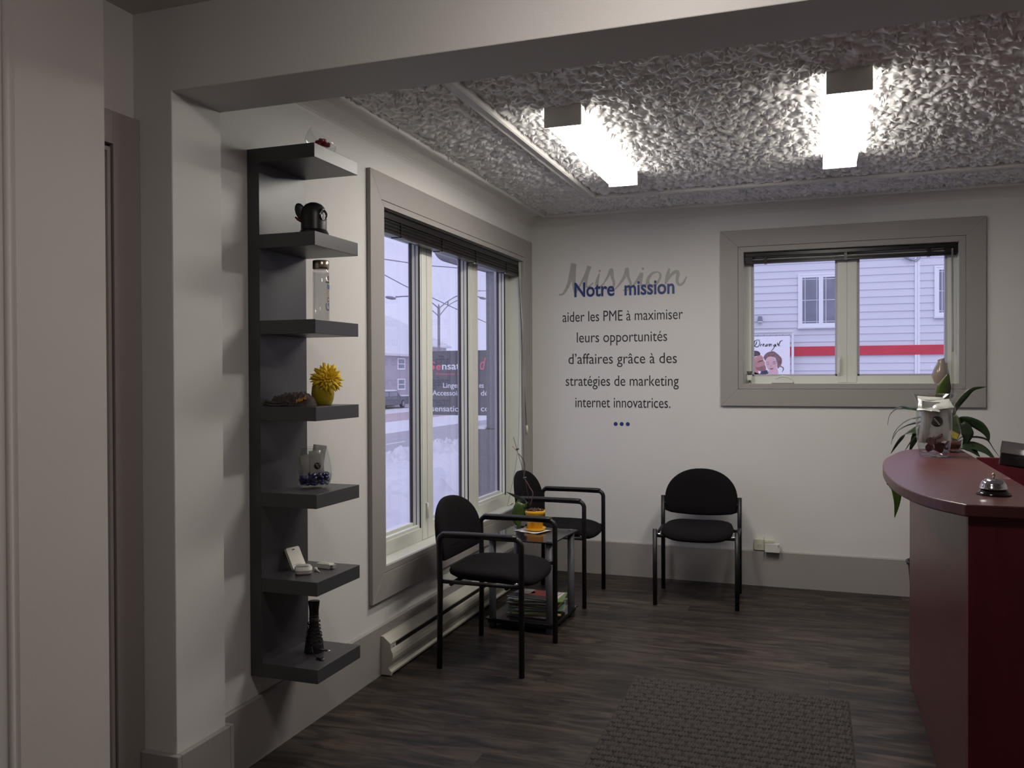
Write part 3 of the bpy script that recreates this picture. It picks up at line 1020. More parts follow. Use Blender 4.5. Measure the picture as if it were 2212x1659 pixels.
def put_sachet(x, y, z, w, h, rx, ry, rz, label, group, seed, sticker=None):
    t = thing('mint_sachet', (x, y, z), label, 'sachet', group=group)
    M = Matrix.Translation((x, y, z)) @ Euler((math.radians(rx), math.radians(ry), math.radians(rz))).to_matrix().to_4x4()
    b = sachet(w, h, seed=seed)
    b.v = [tuple(M @ Vector(p)) for p in b.v]
    b.build('film', M_SACHET, t)
    if sticker:
        sx, sz, sr = sticker
        d = MB()
        d.lathe([(0, -0.0085), (sr, -0.0085), (sr, -0.0070), (0, -0.0070)], (0, 0, 0), 24, M=rot(90, 0, 0))
        d.v = [tuple(M @ (Vector(p) * 1.0 + Vector((sx, -0.0150, sz)))) for p in d.v]
        so = d.build('sticker', M_STICKER, t)
        l = MB()
        for k in range(5):
            a = math.radians(-58)
            cxx, czz = (k - 2) * sr * 0.32, 0
            l.box(-sr * 0.09, sr * 0.09, -0.0007, 0, -sr * 0.13, sr * 0.13,
                  M=M @ Matrix.Translation((sx + cxx * math.cos(a), -0.0086, sz + cxx * math.sin(a))) @ Matrix.Rotation(0.9, 4, 'Y'))
        l.build('sticker_marks', M_WHITE_PLASTIC, so)
    return t


g5 = 'sachets in the stemless glass'
put_sachet(tx + 0.018, ty - 0.006, tz + 0.052, 0.052, 0.088, -4, -4, 32, 'clear sachet with black sticker in the stemless glass on the fifth shelf', g5, 1, (0.002, 0.030, 0.0125))
put_sachet(tx - 0.016, ty - 0.010, tz + 0.050, 0.046, 0.075, 5, -14, 18, 'plain sachet leaning left in the stemless glass on the fifth shelf', g5, 2)
put_sachet(tx + 0.000, ty + 0.010, tz + 0.054, 0.050, 0.106, 3, 9, 40, 'tallest sachet sticking up over the rim of the stemless glass', g5, 3)

# --- sixth shelf: white card, mouse, box with a chrome end, tee
z6 = TOPS[5]
cdt = thing('white_tag_card', (0.08, -3.135, z6), 'white square tag card leaning against the panel on the sixth shelf', 'card')
Mc = Matrix.Translation((0.106, -3.128, z6 + 0.0015)) @ Matrix.Rotation(math.radians(90), 4, 'Z') @ Matrix.Rotation(math.radians(-27), 4, 'X') @ Matrix.Rotation(math.radians(4), 4, 'Y')
for k in (0, 1):
    p = rrect(-0.041, 0.041, 0.0, 0.088, 0.008)
    b = MB().prism(p, 'y', -0.0015 + 0.006 * k, 0.001 + 0.006 * k)
    b.v = [tuple(Mc @ Vector(v)) for v in b.v]
    b.build('card_sheet' if k == 0 else 'backing_sheet', M_NAPKIN, cdt)
b = MB()
b.box(-0.008, 0.008, -0.0022, -0.0014, 0.076, 0.080)
b.box(-0.030, 0.018, -0.0022, -0.0014, 0.020, 0.0206)
for k in range(7):
    b.box(-0.022 + 0.006 * k, -0.018 + 0.006 * k, -0.0022, -0.0014, 0.008 + 0.001 * (k % 3), 0.012)
b.v = [tuple(Mc @ Vector(v)) for v in b.v]
b.build('card_print', M_INK, cdt)
ms = thing('white_puck', (0.160, -3.192, z6), 'off white rounded puck shaped gadget on the sixth shelf, nearest its corner', 'gadget')
Mp = Matrix.Translation((0.160, -3.190, z6)) @ Matrix.Rotation(math.radians(32), 4, 'Z')
prof = rrect(-0.031, 0.031, -0.022, 0.022, 0.017, 6)
def ringz(f, z, dz=0.0):
    return [tuple(Mp @ Vector((p[0] * f, p[1] * f, z + dz * p[1] / 0.022))) for p in prof]
MB().rings([ringz(0.75, 0.0), ringz(0.95, 0.003), ringz(1.0, 0.009), ringz(0.99, 0.012)]).build('lower_shell', M_PINK_PLASTIC, ms)
MB().rings([ringz(0.99, 0.0125), ringz(1.04, 0.014, 0.001), ringz(1.03, 0.022, 0.005), ringz(0.88, 0.027, 0.006), ringz(0.4, 0.029, 0.006)]).build('upper_shell', M_WHITE_PLASTIC, ms)
b = MB()
for k in range(6):
    b.box(-0.018 + 0.0065 * k, -0.014 + 0.0065 * k, -0.004, -0.0005, 0.0283, 0.0292, M=Mp)
b.build('printed_marks', mat('grey_print', (0.10, 0.09, 0.10), 0.5, var=0.1), ms)
sk = thing('white_stick', (0.185, -3.080, z6), 'white rectangular stick with chrome end on the sixth shelf', 'gadget')
Ms = Matrix.Translation((0.186, -3.078, z6)) @ Matrix.Rotation(math.radians(-7), 4, 'Z')
MB().box(-0.034, 0.028, -0.015, 0.015, 0, 0.019, M=Ms).build('stick_body', M_WHITE_PLASTIC, sk, bevel=0.002)
MB().box(0.0285, 0.041, -0.012, 0.012, 0.003, 0.016, M=Ms).build('chrome_end', M_CHROME, sk, bevel=0.001)
b = MB()
for k in range(6):
    b.box(-0.026 + 0.007 * k, -0.022 + 0.007 * k, -0.005, 0.002, 0.0191, 0.0195, M=Ms)
b.build('printed_marks', MATS['grey_print'], sk)
b = MB().tube([(0.172, -3.131, z6 + 0.0075), (0.178, -3.134, z6 + 0.0070), (0.184, -3.138, z6 + 0.0055), (0.202, -3.150, z6 + 0.003), (0.207, -3.153, z6 + 0.002)], [0.0070, 0.0066, 0.0030, 0.0026, 0.0012], 12)
tag(b.build('golf_tee', M_WHITE_PLASTIC), 'white peg like a golf tee lying between puck and stick on the sixth shelf', 'peg')

# --- seventh shelf: black tapered gadget wrapped in its cable
z7 = TOPS[6]
sx, sy = 0.154, -3.112
sp = thing('cable_wrapped_gadget', (sx, sy, z7), 'black tapered gadget wrapped in its cable on the lowest shelf', 'gadget')
MB().lathe([(0, 0), (0.036, 0), (0.037, 0.004), (0.033, 0.03), (0.026, 0.06), (0.020, 0.085), (0.0175, 0.105), (0.0172, 0.118)], (sx, sy, z7), 32).build('body', M_BLACK_PLASTIC, sp)
MB().lathe([(0.0174, 0.1165), (0.0182, 0.118), (0.0182, 0.128), (0.0174, 0.1295)], (sx, sy, z7), 32).build('grey_band', M_SILVER, sp)
b = MB().lathe([(0.0172, 0.1195), (0.0172, 0.150), (0.0185, 0.165), (0.0218, 0.188), (0.0212, 0.1895), (0, 0.1895)], (sx, sy, z7), 32)
b.build('top_cup', M_BLACK_PLASTIC, sp)
MB().lathe([(0.0178, 0.1345), (0.0183, 0.1355), (0.0183, 0.1375), (0.0178, 0.1385)], (sx, sy, z7), 32).build('silver_ring', M_SILVER, sp)
random.seed(5)
pts = []
for k in range(130):
    t = k / 129
    a = 2 * PI * 6.3 * t + 0.6
    z = 0.112 - 0.085 * t + 0.004 * math.sin(9 * a)
    r = 0.0195 + 0.017 * max(0, (0.10 - z) / 0.10) + random.uniform(0.0005, 0.004)
    pts.append((sx + r * math.cos(a), sy + r * math.sin(a), z7 + z))
MB().tube(pts, 0.0017, 6).build('cable', M_BLACK_PLASTIC, sp)
b = MB().tube(spline([(sx + 0.02, sy - 0.03, z7 + 0.024), (sx + 0.032, sy - 0.034, z7 + 0.022), (sx + 0.052, sy - 0.020, z7 + 0.016)], 5), 0.0018, 6)
b.tube([(sx + 0.036, sy - 0.033, z7 + 0.021), (sx + 0.062, sy - 0.012, z7 + 0.013)], 0.0042, 8)
b.build('jack_plug', M_BLACK_PLASTIC, sp)
MB().tube([(sx + 0.062, sy - 0.012, z7 + 0.013), (sx + 0.074, sy - 0.003, z7 + 0.010)], 0.0017, 8).build('jack_tip', M_CHROME, sp)
b = MB().tube(spline([(sx + 0.012, sy - 0.036, z7 + 0.03), (sx + 0.030, sy - 0.055, z7 + 0.012), (sx + 0.050, sy - 0.066, z7 + 0.005), (sx + 0.066, sy - 0.072, z7 + 0.004)], 5), 0.0018, 6)
Mu = Matrix.Translation((sx + 0.070, sy - 0.074, z7)) @ Matrix.Rotation(math.radians(-18), 4, 'Z')
b.box(-0.010, 0.012, -0.0075, 0.0075, 0.0005, 0.009, M=Mu)
b.build('usb_plug', M_BLACK_PLASTIC, sp)
MB().box(0.012, 0.022, -0.006, 0.006, 0.002, 0.0068, M=Mu).build('usb_tip', M_CHROME, sp)


# ================================================================== BLINDS
bl = thing('window_blind', (-0.035, -1.26, 2.09), 'raised dark brown slatted blind over the tall left window', 'blind')
YB0, YB1 = W1[0] + 0.006, W1[1] - 0.006
MB().box(-0.062, -0.012, YB0, YB1, 2.158, 2.193).build('headrail', M_BLIND, bl, bevel=0.002)
for k in range(13):
    z = 2.1075 + k * 0.0036
    dy = 0.003 * math.sin(k * 2.1)
    MB().box(-0.062 + 0.002 * math.sin(k * 1.7), -0.012 + 0.003 * math.sin(k * 1.3), YB0 + 0.004 + dy, YB1 - 0.004 + dy, z, z + 0.0024).build('slat', M_BLIND, bl)
MB().box(-0.062, -0.010, YB0 + 0.003, YB1 - 0.003, 2.089, 2.105).build('bottom_rail', M_BLIND, bl, bevel=0.002)
for y in (-2.05, -1.55, -1.05, -0.50):
    MB().box(-0.064, -0.0075, y - 0.0035, y + 0.0035, 2.086, 2.16).build('ladder_tape', M_BLIND, bl)
    MB().tube([(-0.022, y, 2.089), (-0.018, y, 2.081)], 0.005, 8).build('cord_button', M_CLEAR_WAND, bl)
b = MB().box(-0.040, -0.022, -1.99, -1.83, 2.0875, 2.0895)
b.build('care_label', M_NAPKIN, bl)
MB().tube([(-0.006, -0.262, 2.17), (0.010, -0.238, 1.75), (0.028, -0.203, 1.05)], 0.0042, 8).build('tilt_wand', M_CLEAR_WAND, bl)
MB().tube([(0.028, -0.203, 1.05), (0.029, -0.200, 0.99)], 0.0085, 10).build('wand_grip', M_WHITE_PLASTIC, bl)
for k, (y, zb, dy) in enumerate(((-0.252, 0.72, 0.012), (-0.247, 0.80, 0.05), (-0.257, 0.64, 0.02), (-0.262, 0.76, 0.08))):
    MB().tube(spline([(-0.008, y, 2.16), (0.004 + 0.003 * k, y + dy * 0.2, 1.6), (0.012 + 0.003 * k, y + dy * 0.7, 1.0), (0.016, y + dy, zb)], 6), 0.0011, 5).build('pull_cord', M_CORD, bl)
MB().tube(spline([(-0.008, -0.266, 2.14), (0.0, -0.275, 1.5), (-0.002, -0.31, 0.9), (-0.045, -0.38, 0.55), (-0.060, -0.36, 0.506), (-0.05, -0.30, 0.505), (-0.065, -0.27, 0.506), (-0.045, -0.28, 0.508), (-0.055, -0.34, 0.508)], 7), 0.0013, 5).build('slack_cord', M_CORD, bl)

b2 = thing('window_blind', (2.13, 0.035, 2.13), 'raised dark brown slatted blind over the small back window', 'blind')
XB0, XB1 = W2[0] + 0.006, W2[1] - 0.006
MB().box(XB0, XB1, 0.012, 0.056, 2.180, 2.2085).build('headrail', M_BLIND, b2, bevel=0.004)
for k in range(4):
    z = 2.149 + k * 0.0032
    MB().box(XB0 + 0.003, XB1 - 0.003, 0.014, 0.056, z, z + 0.0016).build('slat', M_BLIND, b2)
MB().box(XB0 + 0.003, XB1 - 0.003, 0.014, 0.056, 2.135, 2.147).build('bottom_rail', M_BLIND, b2, bevel=0.002)
for x in (1.625, 2.12, 2.605):
    MB().box(x - 0.009, x + 0.009, 0.010, 0.060, 2.132, 2.180).build('ladder_tape', M_BLIND, b2)
for xa, xb in ((XB0 + 0.001, XB0 + 0.05), (XB1 - 0.07, XB1 - 0.001)):
    MB().box(xa, xb, 0.011, 0.058, 2.146, 2.180).build('end_block', M_BLIND, b2)
MB().tube([(2.735, 0.012, 2.175), (2.737, 0.008, 1.57), (2.737, 0.008, 1.535)], 0.0045, 8).build('tilt_wand', M_CLEAR_WAND, b2)
for k in range(2):
    MB().tube(spline([(2.728 + 0.006 * k, 0.008, 2.17), (2.727 + 0.007 * k, -0.026, 1.5), (2.724 + 0.008 * k, -0.03, 1.25), (2.724 + 0.008 * k, -0.03, 1.08)], 6), 0.0012, 5).build('pull_cord', M_CORD, b2)
MB().sphere((2.733, -0.03, 1.262), 0.006, 8).build('cord_knot', M_CORD, b2)

# things on the back window ledge
zl = W2[2] + 0.0006
b = MB().lathe([(0, 0), (0.024, 0), (0.028, 0.004), (0.041, 0.040), (0.043, 0.062), (0.036, 0.096), (0.024, 0.126), (0.019, 0.142), (0.021, 0.153), (0.018, 0.153), (0.015, 0.142), (0, 0.140)], (0, 0, 0), 32)
b.v = [(x + (0.010 * (z / 0.15) if z > 0.09 else 0) , y, z + (0.006 * x / 0.02 if z > 0.14 else 0)) for x, y, z in b.v]
b.v = [(x + 2.664, y + 0.022, z + zl) for x, y, z in b.v]
tag(b.build('ceramic_vase', M_BEIGE_CERAMIC), 'small beige ceramic bottle vase on the ledge of the back window', 'vase')
tr = thing('mini_lamp', (1.522, 0.03, zl), 'tiny white lamp shaped trinket in the left corner of the back window ledge', 'trinket')
MB().lathe([(0, 0), (0.008, 0), (0.008, 0.004), (0.003, 0.007), (0.003, 0.022), (0.0, 0.022)], (1.522, 0.03, zl), 16).build('trinket_foot', M_BRASS, tr)
MB().lathe([(0.019, 0.022), (0.019, 0.055), (0.015, 0.057), (0.0, 0.057)], (1.522, 0.03, zl), 16).build('trinket_body', M_WHITE_PLASTIC, tr)
MB().lathe([(0.010, 0.057), (0.021, 0.082), (0.0, 0.084)], (1.522, 0.03, zl), 16).build('trinket_top', mat('olive_grey', (0.09, 0.085, 0.06), 0.5, var=0.1), tr)

# ================================================================== BASEBOARD HEATER
ht = thing('baseboard_heater', (0.05, -1.5, 0), 'long cream electric baseboard heater under the tall window', 'heater')
HY0, HY1 = -2.335, -0.62
P = [(0.016, 0.012), (0.068, 0.010), (0.070, 0.020), (0.066, 0.022), (0.058, 0.030), (0.054, 0.040), (0.060, 0.050), (0.074, 0.070), (0.078, 0.088), (0.076, 0.106), (0.070, 0.120), (0.064, 0.126), (0.064, 0.122), (0.050, 0.118),
     (0.050, 0.146), (0.066, 0.148), (0.066, 0.153), (0.030, 0.181), (0.016, 0.183)]
MB().prism(P, 'y', HY0 + 0.012, HY1 - 0.012).build('housing', M_HEATER, ht)
MB().box(0.046, 0.0585, HY0 + 0.062, HY1 - 0.06, 0.119, 0.1465).build('grille', M_DARK_GRILLE, ht)
EP = [(0.016, 0.004), (0.070, 0.004), (0.072, 0.022), (0.060, 0.032), (0.056, 0.042), (0.076, 0.070), (0.080, 0.088), (0.078, 0.108), (0.068, 0.128), (0.068, 0.154), (0.030, 0.184), (0.016, 0.185)]
for y0, y1 in ((HY0, HY0 + 0.012), (HY1 - 0.012, HY1)):
    MB().prism(EP, 'y', y0, y1).build('end_cap', M_HEATER, ht, bevel=0.002)
MB().box(0.052, 0.0635, HY0 + 0.012, HY0 + 0.062, 0.119, 0.1465).build('screw_plate', M_HEATER, ht)
MB().lathe([(0, 0), (0.006, 0), (0.006, 0.003), (0, 0.004)], (0.0635, HY0 + 0.036, 0.133), 12, M=rot(0, 90, 0)).build('screw', M_CHROME, ht)


# ================================================================== CHAIRS
def superell(hx, hy, n, k=44):
    out = []
    for i in range(k):
        a = 2 * PI * i / k
        c, s = math.cos(a), math.sin(a)
        out.append((hx * math.copysign(abs(c) ** (2 / n), c), hy * math.copysign(abs(s) ** (2 / n), s)))
    return out


def make_chair(name, arms, hw, label, loc, rz, group=None):
    """visitor chair, local +x is the front"""
    t = thing(name, loc, label, 'chair', rz, group)
    d = 0.205
    r = 0.0135
    # seat pad: rounded, saddle shaped, waterfall front
    rings = []
    for f, z in ((0.0, 0.404), (0.55, 0.402), (0.90, 0.408), (0.985, 0.420), (1.0, 0.434), (0.975, 0.448), (0.88, 0.457), (0.6, 0.459), (0.0, 0.455)):
        ring = []
        for x, y in superell(0.226, hw - 0.026, 4.2):
            taper = 1.0 - 0.10 * max(0.0, -x / 0.232)
            X, Y = x * max(f, 0.02), y * max(f, 0.02) * taper
            ring.append((X + 0.004, Y, z + 0.20 * Y * Y - 0.022 * max(0, X / 0.22) ** 3 + 0.010 * max(0, -X / 0.22) ** 2))
        rings.append(ring)
    MB().rings(rings).build('seat', M_BLACK_FABRIC, t, local=True)
    # backrest: rounded top, gently curved across, leaning back
    out = []
    bw = hw - 0.012
    for i in range(25):
        a = PI * i / 24
        out.append((bw * math.copysign(abs(math.cos(a)) ** 0.92, math.cos(a)), 0.595 + 0.192 * math.sin(a) ** 0.92))
    for y in np.linspace(-1, 1, 13):
        out.append((bw * y * 0.99, 0.508 - 0.022 * (1 - y * y) + (0.008 if abs(y) > 0.99 else 0)))
    cz = 0.63
    rings = []
    for f, off in ((0.55, 0.021), (0.93, 0.020), (0.985, 0.013), (1.0, 0.0), (0.985, -0.013), (0.94, -0.018), (0.5, -0.019)):
        ring = []
        for y, z in out:
            Y, Zr = y * f, cz + (z - cz) * f
            X = -0.205 - 0.042 * (1 - (Y / bw) ** 2) - (Zr - 0.5) * 0.12 + off
            ring.append((X, Y, Zr))
        rings.append(ring)
    MB().rings(rings).build('backrest', M_BLACK_FABRIC, t, local=True)
    for s in (-1, 1):
        y = s * hw
        if arms:
            H = 0.640
            fr = [(d, y, 0), (d, y, H - 0.035)] + [(d - 0.035 + 0.035 * math.cos(a), y, H - 0.035 + 0.035 * math.sin(a)) for a in np.linspace(0.2, PI / 2, 7)] + [(0.0, y, H + 0.002)]
            bk = [(-d - 0.006, y, 0), (-d, y, 0.40), (-d - 0.006, y, H - 0.03)] + [(-d - 0.006 + 0.03 - 0.03 * math.cos(a), y, H - 0.03 + 0.03 * math.sin(a)) for a in np.linspace(0.2, PI / 2, 6)] + [(0.0, y, H + 0.002)]
            MB().tube(fr, r, 12).build('leg', M_BLACK_METAL, t, local=True)
            MB().tube(bk, r, 12).build('leg', M_BLACK_METAL, t, local=True)
            arm = []
            for x, w, h in ((-0.196, 0.012, 0.006), (-0.185, 0.019, 0.010), (-0.10, 0.021, 0.011), (0.10, 0.021, 0.011), (0.165, 0.020, 0.011), (0.185, 0.014, 0.008)):
                arm.append([(x, y + w * math.cos(a), H + 0.009 + h * math.sin(a)) for a in np.linspace(0, 2 * PI, 14, endpoint=False)])
            MB().rings(arm).build('armrest', M_BLACK_PLASTIC, t, local=True)
        else:
            MB().tube([(d, y, 0), (d, y, 0.462)], r, 12).build('leg', M_BLACK_METAL, t, local=True)
            MB().tube([(-d - 0.006, y, 0), (-d, y, 0.42), (-d - 0.010, y, 0.612)], r, 12).build('leg', M_BLACK_METAL, t, local=True)
        MB().tube([(-d, y, 0.418), (d, y, 0.418)], 0.010, 10).build('side_rail', M_BLACK_METAL, t, local=True)
        MB().tube([(-d - 0.004, y, 0.565), (-d - 0.012, y - s * 0.03, 0.565)], 0.009, 8).build('back_bracket', M_BLACK_METAL, t, local=True)
        MB().tube([(d * 0.86, y, 0.428), (d * 0.86, y - s * 0.04, 0.424)], 0.007, 8).build('seat_bracket', M_CHROME, t, local=True)
    for x in (-0.15, 0.13):
        MB().tube([(x, -hw, 0.408), (x, hw, 0.408)], 0.010, 10).build('cross_bar', M_BLACK_METAL, t, local=True)
    return t


make_chair('armchair', True, 0.272, 'black upholstered armchair nearest the shelf, its side to the camera', (0.445, -1.882, 0), 0.0, 'black armchairs by the window')
make_chair('armchair', True, 0.248, 'black upholstered armchair in the corner behind the side table', (0.422, -0.672, 0), math.radians(0), 'black armchairs by the window')
make_chair('visitor_chair', False, 0.242, 'black armless visitor chair alone against the back wall', (1.246, -0.486, 0), math.radians(-90 + 2.5))

# ================================================================== SIDE TABLE
tb = thing('side_table', (0.417, -1.275, 0), 'small black glass side table with silver legs between the two armchairs', 'table', rz=math.radians(-3))
MB().box(-0.20, 0.20, -0.215, 0.215, 0.492, 0.500).build('table_top', M_BLACK_GLASS, tb, local=True, bevel=0.002)
MB().box(-0.20, 0.20, -0.215, 0.215, 0.050, 0.058).build('lower_shelf', M_BLACK_GLASS, tb, local=True, bevel=0.002)
MB().box(-0.19, 0.19, -0.205, 0.205, 0.030, 0.050).build('shelf_frame', M_BLACK_METAL, tb, local=True, bevel=0.003)
for sx_ in (-1, 1):
    for sy_ in (-1, 1):
        x, y = sx_ * 0.168, sy_ * 0.183
        MB().lathe([(0, 0), (0.017, 0), (0.020, 0.003), (0.020, 0.492), (0, 0.492)], (x, y, 0), 20).build('leg', M_SILVER, tb, local=True)
        MB().lathe([(0.016, 0.500), (0.016, 0.503), (0.014, 0.5045), (0, 0.5045)], (x, y, 0), 20).build('leg_cap', M_SILVER, tb, local=True)
# magazines on the lower shelf
random.seed(12)
covers = [(0.42, 0.38, 0.40), (0.30, 0.29, 0.31), (0.12, 0.12, 0.13), (0.25, 0.24, 0.25), (0.36, 0.34, 0.33), (0.16, 0.20, 0.10), (0.30, 0.26, 0.08), (0.10, 0.17, 0.14)]
M_PAGES = mat('magazine_pages', (0.40, 0.38, 0.37), 0.6, var=0.25, scale=120, stretch=(1, 1, 40))
z = 0.0581
NM = 22
names = {0: 'thick magazine at the very bottom of the pile under the side table', NM - 1: 'magazine with dark and red cover photos on top of the pile',
         NM - 2: 'white newsletter with blue print just under the top magazine', NM - 3: 'green covered magazine sticking out to the right near the top of the pile',
         11: 'magazine with yellow tab on its right edge halfway up the pile', 8: 'teal edged magazine sticking out at the right, below the yellow tab',
         4: 'tan covered magazine jutting out at the right near the bottom of the pile'}
prev = None
for k in range(NM):
    th = random.choice((0.0035, 0.0042, 0.005, 0.0062))
    w, d = (0.272, 0.208) if k % 3 else (0.255, 0.200)
    a = random.uniform(-7, 7) + (9 if k == NM - 3 else 0) + (-11 if k == NM - 1 else 0) + (12 if k in (4, 8) else 0)
    ox, oy = random.uniform(-0.013, 0.013), random.uniform(-0.012, 0.012)
    lab = names.get(k, 'plain grey edged magazine in the pile on the table\'s lower shelf')
    m = thing('magazine', (0.452 + ox + (0.012 if k in (4, 8, 11, NM - 3) else 0), -1.305 + oy, z), lab, 'magazine', rz=math.radians(a), group='magazines under the side table')
    MB().box(-w / 2 + 0.001, w / 2 - 0.0015, -d / 2 + 0.001, d / 2 - 0.0015, 0.0004, th - 0.0004).build('pages', M_PAGES, m, local=True)
    c = {NM - 1: (0.05, 0.045, 0.05), NM - 2: (0.50, 0.49, 0.52), NM - 3: (0.13, 0.20, 0.06), 8: (0.14, 0.24, 0.19), 4: (0.34, 0.24, 0.10)}.get(k, covers[k % len(covers)] if k % 2 else (0.27, 0.26, 0.27))
    cm = mat('cover_%.2f_%.2f_%.2f' % c, c, 0.35, var=0.08, scale=25)
    b = MB().box(-w / 2, w / 2, -d / 2, d / 2, 0, 0.0004).box(-w / 2, w / 2, -d / 2, d / 2, th - 0.0004, th).box(-w / 2, w / 2, -d / 2, -d / 2 + 0.0006, 0, th)
    b.build('cover', cm, m, local=True)
    if k == 11:
        MB().box(w / 2 - 0.0012, w / 2 + 0.001, -0.05, 0.03, 0.0, th + 0.006).build('yellow_tab', mat('tab_yellow', (0.55, 0.45, 0.03), 0.5, var=0.1), m, local=True)
    if k == NM - 1:
        for nm, (xa, xb, ya, yb), cc in (('red_photo', (-0.03, 0.10, -0.02, 0.085), (0.33, 0.05, 0.035)), ('pale_photo', (-0.125, -0.035, 0.0, 0.095), (0.46, 0.42, 0.44)),
                                         ('dark_photo', (-0.125, 0.02, -0.09, -0.01), (0.03, 0.028, 0.032)), ('right_column', (0.104, 0.132, -0.095, 0.095), (0.48, 0.45, 0.48)),
                                         ('tan_box', (-0.07, -0.01, 0.01, 0.05), (0.28, 0.22, 0.17)), ('white_bar', (-0.128, -0.06, -0.098, -0.085), (0.5, 0.5, 0.5))):
            MB().box(xa, xb, ya, yb, th, th + 0.0003 + (0.0002 if nm in ('tan_box', 'red_photo') else 0)).build(nm, mat('print_' + nm, cc, 0.35, var=0.25, scale=40), m, local=True)
    if k == NM - 2:
        MB().box(-0.132, -0.095, -0.075, -0.01, th, th + 0.0004).build('blue_print', mat('print_blue', (0.06, 0.17, 0.45), 0.4, var=0.3, scale=60), m, local=True)
    z += th + 0.0002

# ================================================================== POTTED ORCHID
nz = 0.5014
Mn = Matrix.Translation((0.392, -1.195, nz)) @ Matrix.Rotation(math.radians(-20), 4, 'Z')
X, Y = np.meshgrid(np.linspace(-0.088, 0.088, 14), np.linspace(-0.066, 0.066, 12))
Zc = 0.0012 + 0.003 * np.clip((np.abs(X) / 0.088) ** 6, 0, 1) + 0.0008 * np.sin(X * 90)
b = MB()
hh, ww = X.shape
top = np.stack([X, Y, Zc], -1).reshape(-1, 3)
idx = np.arange(hh * ww).reshape(hh, ww)
q = np.stack([idx[:-1, :-1], idx[:-1, 1:], idx[1:, 1:], idx[1:, :-1]], -1).reshape(-1, 4).tolist()
b.add([tuple(Mn @ Vector(p)) for p in top], q)
b.add([tuple(Mn @ Vector((p[0], p[1], p[2] - 0.0010))) for p in top], [f[::-1] for f in q])
tag(b.build('paper_napkin', M_NAPKIN), 'folded white paper napkin under the yellow saucer on the side table', 'napkin')
ox, oy = 0.405, -1.188
oz = nz + 0.0040
sc_ = MB().lathe([(0, 0.001), (0.050, 0.001), (0.054, 0.003), (0.064, 0.015), (0.0625, 0.0165), (0.053, 0.006), (0, 0.005)], (ox, oy, oz), 40)
tag(sc_.build('plant_saucer', M_YELLOW_POT), 'yellow ceramic saucer under the orchid pot on the side table', 'saucer')
oz += 0.0055
po = thing('potted_orchid', (ox, oy, oz), 'leafy orchid without blooms in a yellow pot on the side table', 'plant')
MB().lathe([(0, 0), (0.041, 0), (0.043, 0.003), (0.0545, 0.086), (0.057, 0.087), (0.0590, 0.108), (0.056, 0.110), (0.0535, 0.106), (0.052, 0.09), (0.0, 0.088)], (ox, oy, oz), 40).build('pot', M_YELLOW_POT, po)
random.seed(8)
b = MB()
for k in range(70):
    a, r = random.uniform(0, 2 * PI), 0.049 * math.sqrt(random.random())
    b.box(-random.uniform(0.004, 0.010), random.uniform(0.004, 0.010), -0.004, 0.004, -0.003, 0.003,
          M=Matrix.Translation((ox + r * math.cos(a), oy + r * math.sin(a), oz + 0.098 + 0.014 * random.random() + 0.008 * (1 - r / 0.05))) @ Euler((random.uniform(0, 3), random.uniform(0, 3), random.uniform(0, 3))).to_matrix().to_4x4())
b.build('bark_mulch', M_BARK, po)
yl = -1.19
lx = lambda x: x + 0.003
MB().leaf(spline([(0.372, yl, 0.640), (0.345, yl - 0.01, 0.678), (0.293, yl - 0.02, 0.702), (0.240, yl - 0.03, 0.722)], 5),
          [0.010, 0.016, 0.021, 0.024, 0.026, 0.027, 0.027, 0.026, 0.025, 0.023, 0.021, 0.018, 0.014, 0.009, 0.005, 0.001], (0.25, 0.75, -0.6), 0.002, 0.2).build('leaf', M_LEAF, po)
MB().leaf(spline([(0.368, yl - 0.01, 0.645), (0.345, yl - 0.045, 0.660), (0.322, yl - 0.06, 0.610), (0.322, yl - 0.062, 0.560), (0.336, yl - 0.06, 0.517)], 5),
          [0.010, 0.016, 0.022, 0.027, 0.030, 0.033, 0.035, 0.036, 0.036, 0.036, 0.035, 0.034, 0.032, 0.030, 0.027, 0.023, 0.019, 0.014, 0.009, 0.004, 0.001], (1, 0.35, 0), 0.002, 0.12).build('leaf', M_LEAF2, po)
MB().leaf(spline([(0.375, yl + 0.01, 0.640), (0.345, yl + 0.02, 0.660), (0.30, yl + 0.03, 0.668)], 4), [0.010, 0.016, 0.020, 0.022, 0.022, 0.018, 0.012, 0.006, 0.001], (0.1, 0.9, -0.3), 0.002, 0.2).build('leaf', M_LEAF, po)
st = spline([(0.374, yl, 0.640), (0.390, yl, 0.695), (0.392, yl, 0.722), (0.376, yl, 0.748), (0.353, yl, 0.786), (0.339, yl, 0.809), (0.344, yl, 0.840), (0.343, yl, 0.887), (0.331, yl, 0.917), (0.307, yl, 0.944)], 4)
MB().tube(st, [0.0036 - 0.0014 * i / len(st) for i in range(len(st))], 7).build('flower_stem', M_DRY_STEM, po)
MB().tube(spline([(0.307, yl, 0.944), (0.293, yl, 0.963), (0.280, yl, 0.976), (0.268, yl, 0.987)], 3), [0.0016] * 9 + [0.0024], 6).build('stem_tip', mat('straw', (0.35, 0.24, 0.15), 0.6, var=0.2), po)
MB().tube([(0.376, yl + 0.004, 0.635), (0.351, yl + 0.004, 0.763), (0.327, yl + 0.004, 0.863), (0.274, yl + 0.004, 1.040)], 0.0015, 6).build('support_stake', M_DRY_STEM, po)
for p, c in (((0.299, yl, 0.969), M_DRY_STEM), ((0.344, yl, 0.804), M_SILVER)):
    MB().tube([(p[0] - 0.007, yl - 0.004, p[2]), (p[0] + 0.007, yl + 0.005, p[2] + 0.003)], 0.005, 8).build('stem_clip', c, po)

